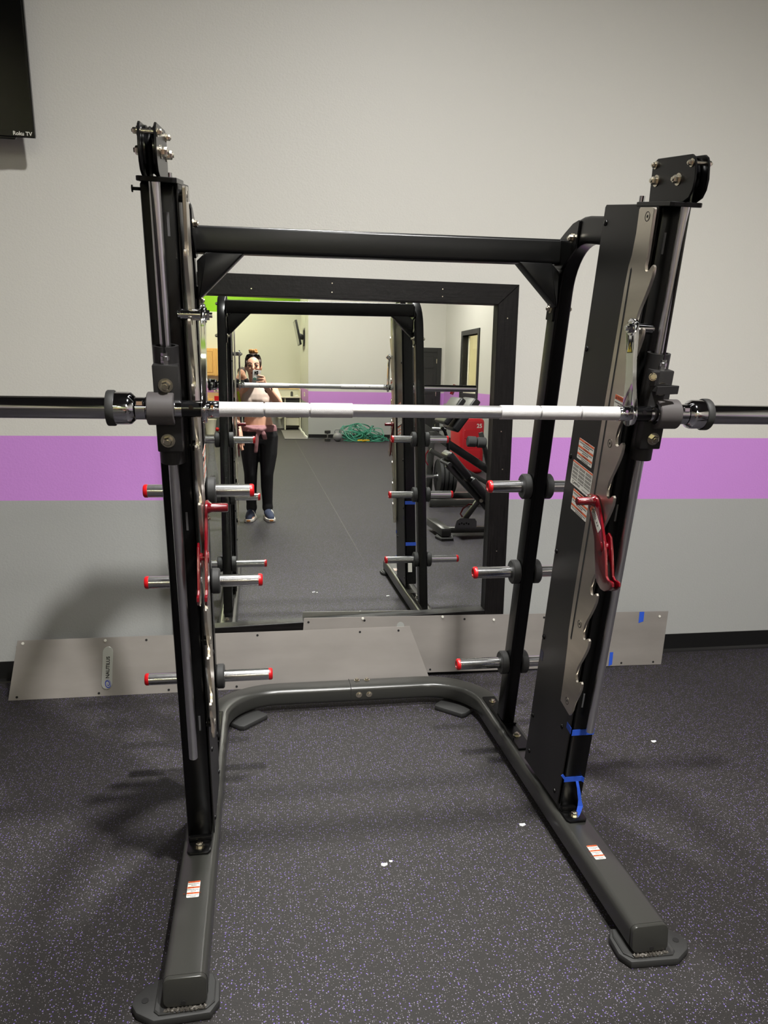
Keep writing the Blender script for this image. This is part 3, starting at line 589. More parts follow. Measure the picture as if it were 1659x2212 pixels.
# ------------------------------------------------------------------ loose sheet covers leaning at the mirror foot
def sheet(name, BL, BR, TR, TL, th, lab, holes, mname='panel'):
    BL, BR, TR, TL = map(V, (BL, BR, TR, TL)); n = (BR-BL).cross(TL-BL).normalized()
    if n.y > 0: n = -n
    base = (BL+BR)/2; T = thing(name, base, lab, 'metal panel')
    f = lambda a, b, l=0.: BL.lerp(BR, a).lerp(TL.lerp(TR, a), b)+n*l
    mb = MB(); N = 12; A = [[mb.bm.verts.new(f(i/N, j, 0)) for j in (0, 1)] for i in range(N+1)]; B = [[mb.bm.verts.new(f(i/N, j, -th)) for j in (0, 1)] for i in range(N+1)]
    for i in range(N):
        mb.bm.faces.new((A[i][0], A[i+1][0], A[i+1][1], A[i][1])); mb.bm.faces.new((B[i][0], B[i+1][0], B[i+1][1], B[i][1]))
        for j in (0, 1): mb.bm.faces.new((A[i][j], A[i+1][j], B[i+1][j], B[i][j]))
    for i in (0, N): mb.bm.faces.new((A[i][0], A[i][1], B[i][1], B[i][0]))
    obj('sheet', mb, mname, T, smooth=20)
    for a, b in holes: obj('screw_hole', MB().cyl(f(a, b, .0004), f(a, b, .0010), .0055, seg=12), 'hole', T)
    return T, f, n
sheet('cover_panel', (-1.085, 3.385, 0), (.15, 3.385, 0), (.14, 3.411, .240), (-1.075, 3.411, .232), .003, 'grey metal panel almost wholly hidden behind the panel with the logo badge', [], 'panel')
T, f, n = sheet('cover_panel', (.185, 3.392, .030), (2.055, 3.405, .0), (2.075, 3.407+.006, .284), (.205, 3.402, .318), .003, 'long grey metal panel leaning upright at the mirror foot, right of the other panels',
      [(.012, .93), (.155, .94), (.42, .93), (.64, .93), (.88, .05), (.975, .05), (.34, .05), (.28, .05)])
for a, b in ((.975, .93), (.15, 1.0), (.36, 1.0), (.50, .93)):
    obj('white_screw_plug', MB().cyl(f(a, b-.02, .0005), f(a, b-.02, .004), .006, seg=12), 'white', T)
def strip(T, f, a0, a1, b0, b1): obj('tape_strip', MB().poly((f(a0, b0, .0014), f(a1, b0+.03, .0014), f(a1-.001, b1, .0014), f(a0-.001, b1, .0014))), 'tape', T, label='strip of blue masking tape')
strip(T, f, .915, .929, .79, 1.0); strip(T, f, .843, .853, .0, .26)
obj('round_sticker', MB().cyl(f(.250, .84, .0004), f(.250, .84, .001), .018, seg=24), 'badge', T)
T, f, n = sheet('cover_panel', (-1.106, 3.352, 0), (.812, 3.352, 0), (.715, 3.400, .259), (-1.064, 3.398, .261), .003, 'grey metal panel with an oval logo badge leaning in front of the other panels',
      [(.018, .05), (.20, .05), (.36, .05), (.52, .05), (.68, .05), (.84, .05), (.31, .93), (.59, .94), (.86, .93), (.965, .93)])
for a in (.014, .21): obj('white_screw_plug', MB().cyl(f(a, .95, .0004), f(a, .95, .003), .006, seg=12), 'white', T)
mb = MB()
def bf(u, v, l): return f(.2175+u/1.9, .48+v/.268, l)
cap = arc((0, .074), .023, 0, 180, 12)+arc((0, -.074), .023, 180, 360, 12)
mb.prism(cap, bf, .0004, .003, .0008, 1); bd = obj('logo_badge', mb, 'badge', T, label='oval silver badge')
mb = MB(); mb.text('NAUTILUS', .0215, lambda x, y: bf(.0045-y+.0045, x-.048+.0, .0034), .0007, 'LEFT'); obj('lettering', mb, 'black_ink', bd, label='black capital lettering NAUTILUS', smooth=0)
mb = MB(); K = 40
def sp(i, o):
    th = i/K*4*PI+2.2; r = .0016+.0135*(i/K)**.9+o; u, v = math.cos(th)*r*1.0, math.sin(th)*r*1.35
    return bf(.004+u*.86-v*.28, -.073+v+u*.25, .0034)
for i in range(K): w0, w1 = .0005+.0036*math.sin(PI*min(1, i/K*1.05)), .0005+.0036*math.sin(PI*min(1, (i+1)/K*1.05)); mb.poly((sp(i, 0), sp(i+1, 0), sp(i+1, w1), sp(i, w0)))
obj('swirl_logo', mb, 'blue_ink', bd, label='blue swirl', smooth=0)
# ------------------------------------------------------------------ television on the front wall
TV = thing('television', (-1.46, WY, 2.35), 'large black flat television on the wall at the upper left corner', 'television')
ty, tz, tx = 3.42, 2.362, -.868
TVR = lambda v: (v[0], ty+(v[1]-ty)*.993-(v[2]-tz)*.12, tz+(v[2]-tz)*.993+(v[1]-ty)*.12)
obj('screen_panel', MB(TVR).box(tx-1.22, tx, ty, ty+.018, tz, tz+.70, .003, 1), 'gloss', TV)
obj('screen', MB(TVR).box(tx-1.21, tx-.008, ty-.0008, ty, tz+.022, tz+.692), 'tv', TV, smooth=0)
mb = MB(TVR); prof = [(0, .0), (.06, .022), (.16, .045), (1.06, .045), (1.16, .022), (1.22, 0)]
mb.prism(prof, lambda u, v, w_: V((tx-u, ty+.018+v, w_)), tz+.004, tz+.62, .004, 1); obj('back_shell', mb, 'tvb', TV)
obj('receiver_bump', MB(TVR).box(tx-.15, tx-.075, ty+.004, ty+.02, tz-.008, tz+.002, .003, 1), 'gloss', TV)
obj('wall_mount', MB().box(tx-.8, tx-.4, ty-.03, WY, tz+.15, tz+.5, .004, 1), 'black', TV)
obj('lettering', MB(TVR).text('Roku TV', .020, lambda x, y: V((tx-.046+x, ty-.0012, tz+.007+y)), .0004), 'white', TV, label='small white lettering at the lower corner', smooth=0)
# ------------------------------------------------------------------ scraps on the floor
for k, (x, y, lab) in enumerate(((.361, 2.001, 'tiny white scraps on the floor in front of the rack, nearest the camera'), (.846, 2.14, 'tiny white scrap on the floor just inside the right base beam'), (1.58, 2.622, 'small white scrap on the floor to the right of the rack'))):
    mb = MB(); q = [(-.010, -.003), (-.002, -.006), (.009, -.004), (.010, .003), (.001, .002), (-.008, .005)]
    mb.prism(q, lambda u, v, w_: V((x+u, y+v*1.4, w_+.002*math.sin(u*300))), .001, .003)
    if k == 0: mb.prism(q, lambda u, v, w_: V((x+.022+u*.5, y+.012+v, w_)), .001, .003)
    tag(obj('paper_scrap', mb, 'paper', origin=(x, y, 0)), lab, 'scrap', 'white scraps on the floor')
# ------------------------------------------------------------------ things behind the photographer, seen in the mirror
# bench with a ladder base
def yb(c, ax, h, r=.004): return MB().obox(c, ax, h, r, 2)
def bar2(p0, p1, w, h, N=(0, 1, 0), r=.006):
    p0 = V(p0); p1 = V(p1); d = (p1-p0).normalized(); N = V(N); B = d.cross(N).normalized()
    return MB().obox((p0+p1)/2, (d, N, B), ((p1-p0).length/2, w/2, h/2), r, 2)
by = .28
BN = thing('adjustable_bench', (1.95, by, 0), 'black adjustable bench with red handle set to an incline, nearest the mirror', 'bench')
obj('base_tube', bar2((1.66, by, .055), (2.75, by, .055), .07, .05), 'base', BN)
obj('front_foot', bar2((1.64, by-.30, .075), (1.66, by+.22, .075), .09, .07, (1, 0, 0)), 'base', BN)
obj('foot_pad', MB().prism([(1.58, by+.12), (1.61, by+.05), (1.72, by+.05), (1.75, by+.12), (1.72, by+.24), (1.61, by+.24)], lambda u, v, w_: V((u, v, w_)), 0, .03, .006, 1), 'rubber', BN)
obj('rear_foot', bar2((2.72, by-.30, .05), (2.72, by+.30, .05), .08, .07, (1, 0, 0)), 'base', BN)
gp = obj('ladder_plate', MB().prism([(1.78, .075), (1.99, .075), (1.99, .14), (1.97, .165), (1.83, .17), (1.80, .15)], lambda u, v, w_: V((u, w_, v)), by+.035, by+.045, .002, 1), 'plate_g', BN)
mb = MB()
for i in range(5): mb.cyl((1.825+i*.022, by+.0445, .115+.008*(i % 2)), (1.825+i*.022, by+.0462, .115+.008*(i % 2)), .009, seg=10)
obj('ladder_slots', mb, 'hole', gp)
obj('strut', bar2((1.87, by, .13), (2.02, by, .34), .045, .045), 'base', BN)
mb = MB().tube([(1.855, by+.03, .18), (1.835, by+.03, .21), (1.86, by+.03, .26), (1.915, by+.03, .30), (1.945, by+.03, .295)], .008, 8); obj('red_handle', mb, 'redm', BN)
obj('hinge_pin', MB().cyl((2.02, by-.05, .335), (2.02, by+.06, .335), .018, seg=16), 'bolt', BN)
dv = V((.38, 0, -.42)).normalized(); nv = V((.42, 0, .38)).normalized()
def padbox(c, L, wd, th, d, n): return MB().obox(c, (d, (0, 1, 0), n), (L/2, wd/2, th/2), .022, 3)
obj('backrest_pad', padbox(V((1.785, by, .66)), .30, .26, .075, dv, nv), 'pad', BN)
obj('seat_pad', padbox(V((2.06, by, .37)), .46, .28, .075, dv, nv), 'pad', BN)
obj('pad_beam', bar2(V((1.70, by, .66)), V((2.22, by, .12)), .06, .05), 'base', BN)
obj('roller', MB().cyl((1.69, by-.16, .68), (1.69, by+.16, .68), .02, seg=14), 'foam', BN)
# plate loaded press behind the bench
cy = -1.75
PM = thing('plate_press', (2.3, cy, 0), 'black plate loaded incline press with red tipped handles behind the bench', 'exercise machine')
obj('incline_rail', bar2((1.72, cy, .98), (2.95, cy, .22), .09, .09), 'base', PM)
obj('incline_rail', bar2((1.95, cy+.25, .62), (2.85, cy+.25, .12), .05, .05), 'base', PM)
d2_ = V((.45, 0, .62)).normalized(); n2_ = V((-.62, 0, .45)).normalized()
obj('back_pad', padbox(V((2.36, cy+.05, 1.02)), .44, .5, .09, d2_, n2_), 'pad', PM)
obj('back_pad', padbox(V((2.22, cy+.05, 1.06)), .36, .5, .07, d2_, n2_), 'pad', PM)
obj('floor_beam', bar2((1.9, cy, .05), (3.1, cy, .05), .09, .07), 'base', PM); obj('floor_beam', bar2((1.9, cy+.5, .05), (3.1, cy+.5, .05), .09, .07), 'base', PM)
obj('front_upright', bar2((1.98, cy+.1, .02), (2.0, cy+.1, .82), .07, .07), 'base', PM)
obj('rear_upright', bar2((2.9, cy, .02), (2.9, cy, .3), .07, .07), 'base', PM)
mb = MB().tube([(2.08+.0*k, cy+.3, .1) for k in (0,)]+[(2.06+.10*math.sin(math.radians(a)), cy+.3, .48-.40*math.cos(math.radians(a))) for a in range(0, 181, 15)], .018, 10); obj('bent_guard', mb, 'black', PM)
obj('plate_pin', MB().cyl((1.9, cy+.3, .32), (2.34, cy+.3, .32), .024, seg=16), 'zinc', PM)
obj('roller_arm', bar2((2.68, cy+.2, .42), (2.56, cy+.2, .82), .05, .05), 'base', PM)
for q in (0, 1): obj('foam_roller', MB().cyl((2.39+q*.115, cy+.25, .72-q*.01), (2.495+q*.115, cy+.25, .715-q*.01), .062, seg=22, bev=.01), 'foam', PM)
obj('handle', MB().cyl((1.98, cy+.2, .86), (2.14, cy+.24, .86), .022, seg=14), 'zinc', PM)
mb = MB().tube([(1.92, cy+.3, .62), (1.89, cy+.3, .57), (1.89, cy+.3, .50), (1.92, cy+.3, .45)], .008, 8); obj('red_lever', mb, 'redm', PM)
obj('red_tip', MB().cyl((2.22, cy+.1, 1.25), (2.26, cy+.1, 1.36), .022, seg=14), 'redm', PM)
for k in range(4):
    x = 2.03+k*.05; lab = ('black weight plate on the press pin, innermost of the four', 'black weight plate on the press pin, second from the upright', 'black weight plate on the press pin, third from the upright', 'black weight plate on the press pin, outermost of the four')[k]
    mb = MB().lathe((x, cy+.3, .32), (1, 0, 0), [(0, .05), (0, .18), (.006, .20), (.038, .20), (.044, .18), (.044, .05)], 36)
    pl = thing('weight_plate', (x, cy+.3, .32), lab, 'weight plate', 'weight plates on the press')
    obj('disc', mb, 'rubber', pl); obj('hub', MB().ring((x-.001, cy+.3, .32), (1, 0, 0), .052, .0255, .046, 24), 'steel', pl)
# red padded block against the right wall
RB = thing('padded_block', (3.6, -4.3, 0), 'tall red padded block with white digits beyond the press', 'gym block')
obj('block', MB().box(3.02, 3.40, -4.75, -4.1, .0, .84, .06, 3), 'redf', RB)
mb = MB()
for z in (.3, .6): mb.box(3.08, 3.34, -4.11, -4.092, z-.07, z+.07, .008, 1)
obj('seam_panel', mb, 'redf', RB); mb = MB(); mb.text('25', .085, lambda x, y: V((3.31+x, -4.0985, .70+y)), .002); obj('lettering', mb, 'white', RB, label='white digits', smooth=0)
# green tubing
TP = thing('tubing_pile', (2.25, -9.85, 0), 'tangled pile of green exercise tubing with yellow handles by the grey wall', 'exercise tubing')
rnd = random.Random(11)
for k in range(22):
    c = V((2.10+.5*rnd.random(), -9.95+.3*rnd.random(), 0)); P = []; a0 = rnd.random()*6.28; rx = .12+.22*rnd.random(); ry = .1+.14*rnd.random(); hz = .10+.30*rnd.random(); ph = rnd.random()*6; tilt = rnd.random()
    for i in range(34):
        a = a0+i/34*(6.28*(1.2+.8*tilt)); wob = .05*math.sin(i*.7+ph)
        P.append((c.x+(rx+wob)*math.cos(a), c.y+(ry+wob)*math.sin(a), max(.012, hz*(.5+.5*math.sin(a*1.0+ph)))))
    obj('tube', MB().tube(P, .0085, 6), 'teal', TP)
for k in range(6):
    x = 2.05+.5*rnd.random(); y = -9.66+.14*rnd.random(); a = rnd.random()*3
    obj('yellow_handle', MB().cyl((x, y, .03), (x+.11*math.cos(a), y+.06*math.sin(a), .03), .02, seg=10, bev=.004), 'yel', TP)
KB = thing('kettlebell', (1.74, -9.62, 0), 'grey kettlebell beside the green tubing', 'kettlebell')
obj('bell', MB().ball((1.74, -9.62, .10), (.105, .105, .10), 20), 'ball', KB)
obj('handle', MB().tube([(1.68, -9.62, .17), (1.67, -9.62, .23), (1.70, -9.62, .26), (1.78, -9.62, .26), (1.81, -9.62, .23), (1.80, -9.62, .17)], .014, 8), 'ball', KB)
DB = thing('dumbbell', (1.52, -9.66, 0), 'dark dumbbell on end left of the grey kettlebell', 'dumbbell')
obj('head', MB().cyl((1.52, -9.66, 0), (1.52, -9.66, .07), .07, seg=6, bev=.01), 'rubber', DB); obj('head', MB().cyl((1.52, -9.66, .17), (1.52, -9.66, .24), .07, seg=6, bev=.01), 'rubber', DB)
obj('handle', MB().cyl((1.52, -9.66, .07), (1.52, -9.66, .17), .016, seg=12), 'zinc', DB)
# kitchen side in the alcove
CB = thing('upper_cabinet', (-1.4, (AY+.03), 1.38), 'oak upper wall cabinet with two raised panel doors, seen through the left posts', 'cabinet')
obj('carcass', MB().box(-1.94, -.76, (AY+.03), (AY+.03)+.32, 1.36, 2.06, .003, 1), 'oak', CB)
for x0, x1 in ((-1.93, -1.07), (-1.02, -.77)):
    d = obj('door', MB().box(x0, x1, (AY+.03)+.32, (AY+.03)+.34, 1.38, 2.04, .003, 1), 'oak', CB)
    obj('raised_panel', MB().box(x0+.06, x1-.06, (AY+.03)+.34, (AY+.03)+.348, 1.45, 1.97, .007, 1), 'oak', d); obj('panel_groove', MB().box(x0+.045, x1-.045, (AY+.03)+.3395, (AY+.03)+.3405, 1.435, 1.985), 'oakd', d)
LC = thing('kitchen_counter', (-1.5, (AY+.03)+.3, 0), 'pale kitchen counter under the oak wall cabinet', 'counter')
obj('body', MB().box(-2.6, -.62, (AY+.03), (AY+.03)+.58, .02, .64, .004, 1), 'greyd', LC); obj('worktop', MB().box(-2.62, -.60, (AY+.03), (AY+.03)+.62, .64, .68, .006, 2), 'wood_t', LC)
obj('backsplash', MB().box(-2.6, -.62, (AY+.03), (AY+.03)+.02, .68, .93), 'wood_t', LC, smooth=0)
for x, w_, h, m, lab in ((-1.30, .10, .18, 'snack', 'tan snack box at the left on the kitchen counter'), (-1.04, .11, .17, 'red', 'red box on the kitchen counter'), (-1.19, .10, .10, 'oak', 'orange brown packet on the counter between tan and red boxes'), (-.92, .09, .14, 'yel', 'yellow carton on the kitchen counter right of the red box')):
    o = obj('food_box', MB().box(x-w_/2, x+w_/2, (AY+.03)+.36, (AY+.03)+.44, .68, .68+h, .003, 1), m, origin=(x, (AY+.03)+.4, .68)); tag(o, lab, 'box', 'packets on the kitchen counter')
WO = thing('wall_outlet', (-1.07, AY, .97), 'white wall outlet above the kitchen counter', 'outlet'); obj('cover_plate', MB().box(-1.13, -1.01, AY, AY+.012, .945, 1.0, .003, 1), 'cream', WO); obj('sockets', MB().box(-1.09, -1.05, AY+.012, AY+.014, .96, .985), 'hole', WO)
TB = thing('waste_bin', (-1.10, -11.4, 0), 'white waste bin on the floor near the kitchen counter', 'bin'); obj('bucket', MB().lathe((-1.10, -11.4, 0), (0, 0, 1), [(0, .09), (.0, .10), (.33, .135), (.34, .142), (.36, .142), (.36, .125), (.02, .095), (.02, 0)], 28), 'cream', TB)
RT = thing('toy_ball', (-1.0, -12.4, 0), 'small red ball on the floor beside the waste bin', 'ball'); obj('ball', MB().ball((-1.0, -12.4, .05), .05, 14), 'red', RT)
# sink unit
SU = thing('sink_unit', (.72, AY+.3, 0), 'white open fronted sink counter with exposed trap pipe in the alcove', 'sink unit')
for x in (.28, 1.095): obj('side_panel', MB().box(x, x+.03, AY, AY+.6, 0, 1.06, .003, 1), 'cream', SU)
obj('worktop', MB().box(.25, 1.13, AY, AY+.62, .83, .865, .006, 2), 'cream', SU); obj('backsplash', MB().box(.31, 1.095, AY, AY+.03, .865, 1.04), 'wall', SU, smooth=0)
obj('oak_trim', MB().box(.25, 1.13, AY, AY+.05, 1.04, 1.075, .004, 1), 'wood_t', SU)
obj('drain_pipe', MB().tube([(.52, AY+.3, .83), (.52, AY+.3, .45), (.53, AY+.3, .33), (.57, AY+.3, .29), (.62, AY+.3, .30), (.65, AY+.3, .36), (.66, AY+.3, .6)], .032, 12), 'cream', SU)
obj('pipe_nut', MB().cyl((.52, AY+.3, .56), (.52, AY+.3, .63), .055, seg=14), 'cream', SU); obj('pipe_nut', MB().cyl((.52, AY+.3, .46), (.52, AY+.3, .50), .048, seg=14), 'cream', SU)
obj('shelf', MB().box(.72, 1.095, AY, AY+.5, .42, .45, .003, 1), 'cream', SU); obj('divider', MB().box(.70, .73, AY, AY+.55, 0, .83, .003, 1), 'cream', SU)
obj('back_panel', MB().box(.31, 1.095, AY, AY+.01, 0, .83), 'wall', SU, smooth=0); obj('low_box', MB().box(.74, 1.09, AY+.1, AY+.4, .10, .3, .01, 1), 'cream', SU); obj('dark_front', MB().box(.74, 1.09, AY+.5, AY+.52, .56, .82, .003, 1), 'greyd', SU)
BT = thing('bottle', (.90, AY+.35, .865), 'dark bottle with white cap on the sink counter', 'bottle'); obj('body', MB().lathe((.90, AY+.35, .865), (0, 0, 1), [(0, .03), (.002, .034), (.10, .034), (.125, .02), (.13, .018), (.13, 0)], 18), 'greyd', BT); obj('cap', MB().cyl((.90, AY+.35, .995), (.90, AY+.35, 1.02), .02, seg=14), 'white', BT)
TW = obj('paper_towel', MB().prism([(-.06, 0), (.06, 0), (.05, .03), (.02, .05), (-.03, .03)], lambda u, v, w_: V((1.02+u, w_, .865+v)), AY+.3, AY+.4, .008, 1), 'paper', origin=(1.02, AY+.35, .865)); tag(TW, 'crumpled white paper towel on the sink counter beside the bottle', 'paper towel')
obj_m = obj('floor_mat', MB().box(.60, 1.10, -12.75, -10.15, .001, .014, .004, 1), 'mat_g', origin=(.85, -11.4, 0)); tag(obj_m, 'grey rubber floor mat in front of the sink counter', 'mat')
TL = thing('wall_strip', (AX-.03, -12, 0), 'white ripped trim lying along the alcove side wall', 'trim strip')
for i in range(5): obj('strip_piece', bar2((AX-.05+.02*(i % 2), -13.3+i*.62, .03), (AX-.03-.02*(i % 2), -12.75+i*.62, .03), .05, .03, (0, 0, 1), .004), 'paper', TL)
OU = thing('wall_outlet', (AX, -11.6, .98), 'white wall outlet on the alcove side wall', 'outlet'); obj('cover_plate', MB().box(AX-.014, AX, -11.75, -11.5, .92, 1.02, .004, 1), 'cream', OU); obj('sockets', MB().box(AX-.016, AX-.014, -11.66, -11.6, .95, .99), 'hole', OU)
T2 = thing('television', (AX, -12.0, 2.4), 'black television tilted on a wall arm in the alcove, seen in the mirror', 'television')
aa = V((0, 1, 0)); zz = V((.20, 0, -.98)).normalized(); nn = V((-.98, 0, -.20)).normalized(); cc = V((.98, -11.95, 2.43))
obj('screen_panel', MB().obox(cc, (aa, zz, nn), (.47, .29, .025), .006, 2), 'tvb', T2); obj('screen', MB().obox(cc+nn*.0255, (aa, zz, nn), (.455, .275, .001)), 'tv', T2, smooth=0)
obj('wall_plate', MB().box(AX-.02, AX, -12.1, -11.8, 2.12, 2.5, .003, 1), 'base', T2); obj('mount_arm', bar2((1.0, -11.95, 2.38), (AX-.01, -11.95, 2.32), .1, .12), 'base', T2)
# clear bag of hardware on the left outer peg
BG = thing('plastic_bag', (-.262, 2.49, .76), 'clear plastic bag of hardware hanging from the upper left weight peg', 'bag')
mb = MB(); mb.lathe((-.262, 2.49, .76), (0, 0, 1), [(0, 0), (.01, .025), (.06, .038), (.14, .032), (.20, .02), (.26, .015), (.29, .020)], 18); obj('film', mb, 'bag', BG)
mb = MB()
for i in range(12): a = i*2.4; mb.cyl((-.262+.02*math.cos(a), 2.49+.02*math.sin(a), .785+.006*i), (-.262+.01*math.cos(a+1), 2.49+.02*math.sin(a+1), .80+.006*i), .007, seg=6)
obj('bolts_inside', mb, 'bolt', BG)
# ------------------------------------------------------------------ people
class Blob(MB):
    def rings(s, R, seg=20):            # horizontal elliptical rings (x, y, z, rx, ry)
        n0 = len(s.bm.faces); Q = [[s.bm.verts.new((x+rx*math.cos(2*PI*i/seg), y+ry*math.sin(2*PI*i/seg), z)) for i in range(seg)] for x, y, z, rx, ry in R]
        for A, B in zip(Q, Q[1:]):
            for i in range(seg): s.bm.faces.new((A[i], A[(i+1) % seg], B[(i+1) % seg], B[i]))
        s.bm.faces.new(Q[0][::-1]); s.bm.faces.new(Q[-1]); return s
    def limb(s, pts, seg=12):           # chain of (point, radius) with ball joints
        P = [p for p, r in pts]; R = [r for p, r in pts]; Q = []; RR = []
        for i in range(len(P)-1):
            for k in range(4):
                t = k/4; Q.append(V(P[i]).lerp(V(P[i+1]), t)); RR.append(R[i]*(1-t)+R[i+1]*t)
        Q.append(V(P[-1])); RR.append(R[-1]); s.tube(Q, RR, seg)
        for p, r in pts: s.ball(p, r*.995, 12)
        return s
def skin_mesh(name, mb, voxel, mats, parent, label=None, iters=6, sel=None):
    bm = mb.bm; bmesh.ops.recalc_face_normals(bm, faces=bm.faces); me = bpy.data.meshes.new('t'); bm.to_mesh(me); bm.free()
    o = bpy.data.objects.new('t', me); COL.objects.link(o); m = o.modifiers.new('r', 'REMESH'); m.mode = 'VOXEL'; m.voxel_size = voxel
    m2 = o.modifiers.new('s', 'SMOOTH'); m2.iterations = iters; m2.factor = .5
    r = bpy.data.meshes.new_from_object(o.evaluated_get(bpy.context.evaluated_depsgraph_get())); bpy.data.objects.remove(o); bpy.data.meshes.remove(me)
    nb = MB(); nb.bm.free(); nb.bm = bmesh.new(); nb.bm.from_mesh(r); bpy.data.meshes.remove(r)
    for f in nb.bm.faces: f.material_index = 0
    return obj(name, nb, mats, parent, label=label, smooth=80)
HX, HY, HZ = -.035, -.555, 1.505
PW = thing('person', (.012, -.66, 0), 'woman in beige crop top, black leggings and tied pink jacket, taking a mirror photo', 'person')
b = Blob()
b.rings([(.012, -.66, .79, .150, .095), (.012, -.66, .88, .165, .11), (.008, -.655, .96, .142, .098), (.0, -.65, 1.05, .126, .09), (-.005, -.645, 1.14, .134, .10), (-.005, -.64, 1.21, .145, .108), (-.005, -.645, 1.27, .155, .092), (-.008, -.645, 1.315, .135, .07), (-.015, -.64, 1.345, .08, .058)])
b.limb([((-.018, -.635, 1.31), .06), ((-.026, -.61, 1.37), .050), ((-.034, -.575, 1.43), .050)])
for s, kx in ((-1, -.075), (1, .085)):
    hx = .012+s*.088
    b.limb([((hx, -.66, .84), .098), ((hx+s*.002, -.65, .66), .086), ((kx+.002, -.635, .46), .060), ((kx, -.66, .33), .055), ((kx+.006, -.68, .10), .036)])
    b.limb([((kx+.006, -.69, .06), .038), ((kx+.008+s*.008, -.57, .035), .032), ((kx+.01+s*.014, -.51, .028), .026)])
b.limb([((.150, -.645, 1.30), .052), ((.185, -.53, 1.225), .044), ((.205, -.41, 1.155), .040), ((.155, -.29, 1.23), .038), ((.095, -.16, 1.315), .027)])
b.limb([((-.160, -.645, 1.30), .052), ((-.195, -.66, 1.17), .044), ((-.215, -.65, 1.06), .038), ((-.195, -.56, .95), .034), ((-.17, -.48, .88), .026), ((-.165, -.45, .82), .03)])
for k in range(4): b.limb([((-.172+.005*k, -.45-.012*k, .80), .010), ((-.166+.005*k, -.43-.012*k, .755), .009), ((-.155+.005*k, -.425-.012*k, .72), .008)], 8)
b.limb([((-.15, -.44, .84), .011), ((-.135, -.415, .80), .0095), ((-.135, -.41, .765), .0085)], 8)
# right hand round the phone
b.limb([((.095, -.16, 1.315), .027), ((.070, -.10, 1.345), .028), ((.052, -.055, 1.375), .024)]); b.ball((.056, -.062, 1.385), (.022, .036, .042), 14)
for z, x1, zt in ((1.424, .006, 1.432), (1.400, .008, 1.402), (1.376, -.006, 1.372), (1.355, -.010, 1.350)):
    b.limb([((.056, -.050, z-.004), .0115), ((.047, -.014, z), .0092), ((.022, -.0095, (z+zt)/2), .0085), ((x1, -.0105, zt), .0075)], 8)
b.limb([((.055, -.075, 1.375), .013), ((.038, -.058, 1.415), .0105), ((.012, -.046, 1.432), .009)], 8)
# head, jaw, nose, ears
b.ball((HX, HY, HZ+.02), (.073, .092, .098), 24); b.ball((HX, HY+.03, HZ-.045), (.054, .062, .066), 20); b.ball((HX, HY+.062, HZ-.088), (.026, .026, .022), 12)
b.limb([((HX, HY+.088, HZ+.028), .008), ((HX, HY+.104, HZ-.012), .012)], 8)
for s in (-1, 1):
    b.ball((HX+s*.074, HY-.005, HZ), (.010, .020, .030), 10); b.ball((HX+s*.034, HY+.066, HZ-.012), (.026, .022, .022), 10)
body = skin_mesh('body', b, .005, 'skin', PW, iters=5)
for s in (-1, 1):
    ey = obj('eye', MB().ball((HX+s*.031, HY+.0855, HZ+.016), (.0145, .006, .0068), 12), 'eye', PW); obj('eyelid', MB().ball((HX+s*.031, HY+.083, HZ+.027), (.018, .006, .0035), 10), 'skin', ey)
    obj('eyebrow', MB().tube([(HX+s*.013, HY+.091, HZ+.036), (HX+s*.031, HY+.089, HZ+.043), (HX+s*.050, HY+.078, HZ+.037)], .0042, 6), 'hair', PW)
obj('lips', MB().ball((HX, HY+.091, HZ-.054), (.022, .008, .0075), 12), 'lips', PW)
h = Blob(); h.ball((HX, HY-.022, HZ+.045), (.081, .096, .094), 24); h.ball((HX, HY-.05, HZ-.0), (.076, .062, .07), 18)
for s in (-1, 1): h.ball((HX+s*.066, HY+.028, HZ+.035), (.014, .03, .04), 10)
hair = skin_mesh('hair', h, .006, 'hair', PW, iters=4)
h = MB(); rnd = random.Random(5)
for i in range(26):
    a = rnd.random()*6.28; r = .036*rnd.random()**.5; h.ball((HX-.004+r*math.cos(a)*1.15, HY-.03+r*math.sin(a), HZ+.142+.022*rnd.random()), (.014, .014, .013), 8)
obj('hair_bun', h, 'bun', PW, label='messy blond hair bun')
g = MB()
for s in (-1, 1): g.ball((HX+s*.034, HY+.046, HZ+.108), (.030, .012, .016), 14)
g.tube([(HX-.075, HY-.03, HZ+.075), (HX-.062, HY+.036, HZ+.108), (HX, HY+.056, HZ+.112), (HX+.062, HY+.036, HZ+.108), (HX+.075, HY-.03, HZ+.075)], .004, 6); obj('sunglasses', g, 'lens', PW, label='dark sunglasses pushed up on the head')
t = Blob(); t.rings([(-.004, -.645, 1.085, .134, .100), (-.005, -.643, 1.14, .142, .112), (-.005, -.638, 1.20, .154, .120), (-.005, -.640, 1.25, .146, .112), (-.005, -.642, 1.285, .118, .100), (-.008, -.640, 1.31, .088, .088), (-.012, -.636, 1.335, .066, .070)])
for s in (-1, 1): t.ball((-.005+s*.062, -.575, 1.185), (.058, .052, .052), 14)
skin_mesh('crop_top', t, .007, 'top', PW, label='beige high neck crop top', iters=4)
l = Blob(); l.rings([(.012, -.66, .765, .158, .104), (.012, -.66, .80, .172, .112), (.012, -.66, .88, .172, .117), (.010, -.658, .945, .152, .106)])
for s, kx in ((-1, -.075), (1, .085)):
    hx = .012+s*.088
    l.limb([((hx, -.66, .84), .104), ((hx+s*.002, -.65, .66), .090), ((kx+.002, -.635, .46), .066), ((kx, -.66, .33), .062), ((kx+.005, -.68, .16), .052), ((kx+.006, -.68, .115), .056)])
skin_mesh('leggings', l, .008, 'legg', PW, label='black leggings', iters=4)
j = Blob(); j.rings([(.012, -.662, .878, .158, .104), (.012, -.662, .886, .180, .124), (.011, -.660, .915, .178, .124), (.010, -.658, .945, .170, .120), (.010, -.658, .952, .150, .104)], 28)
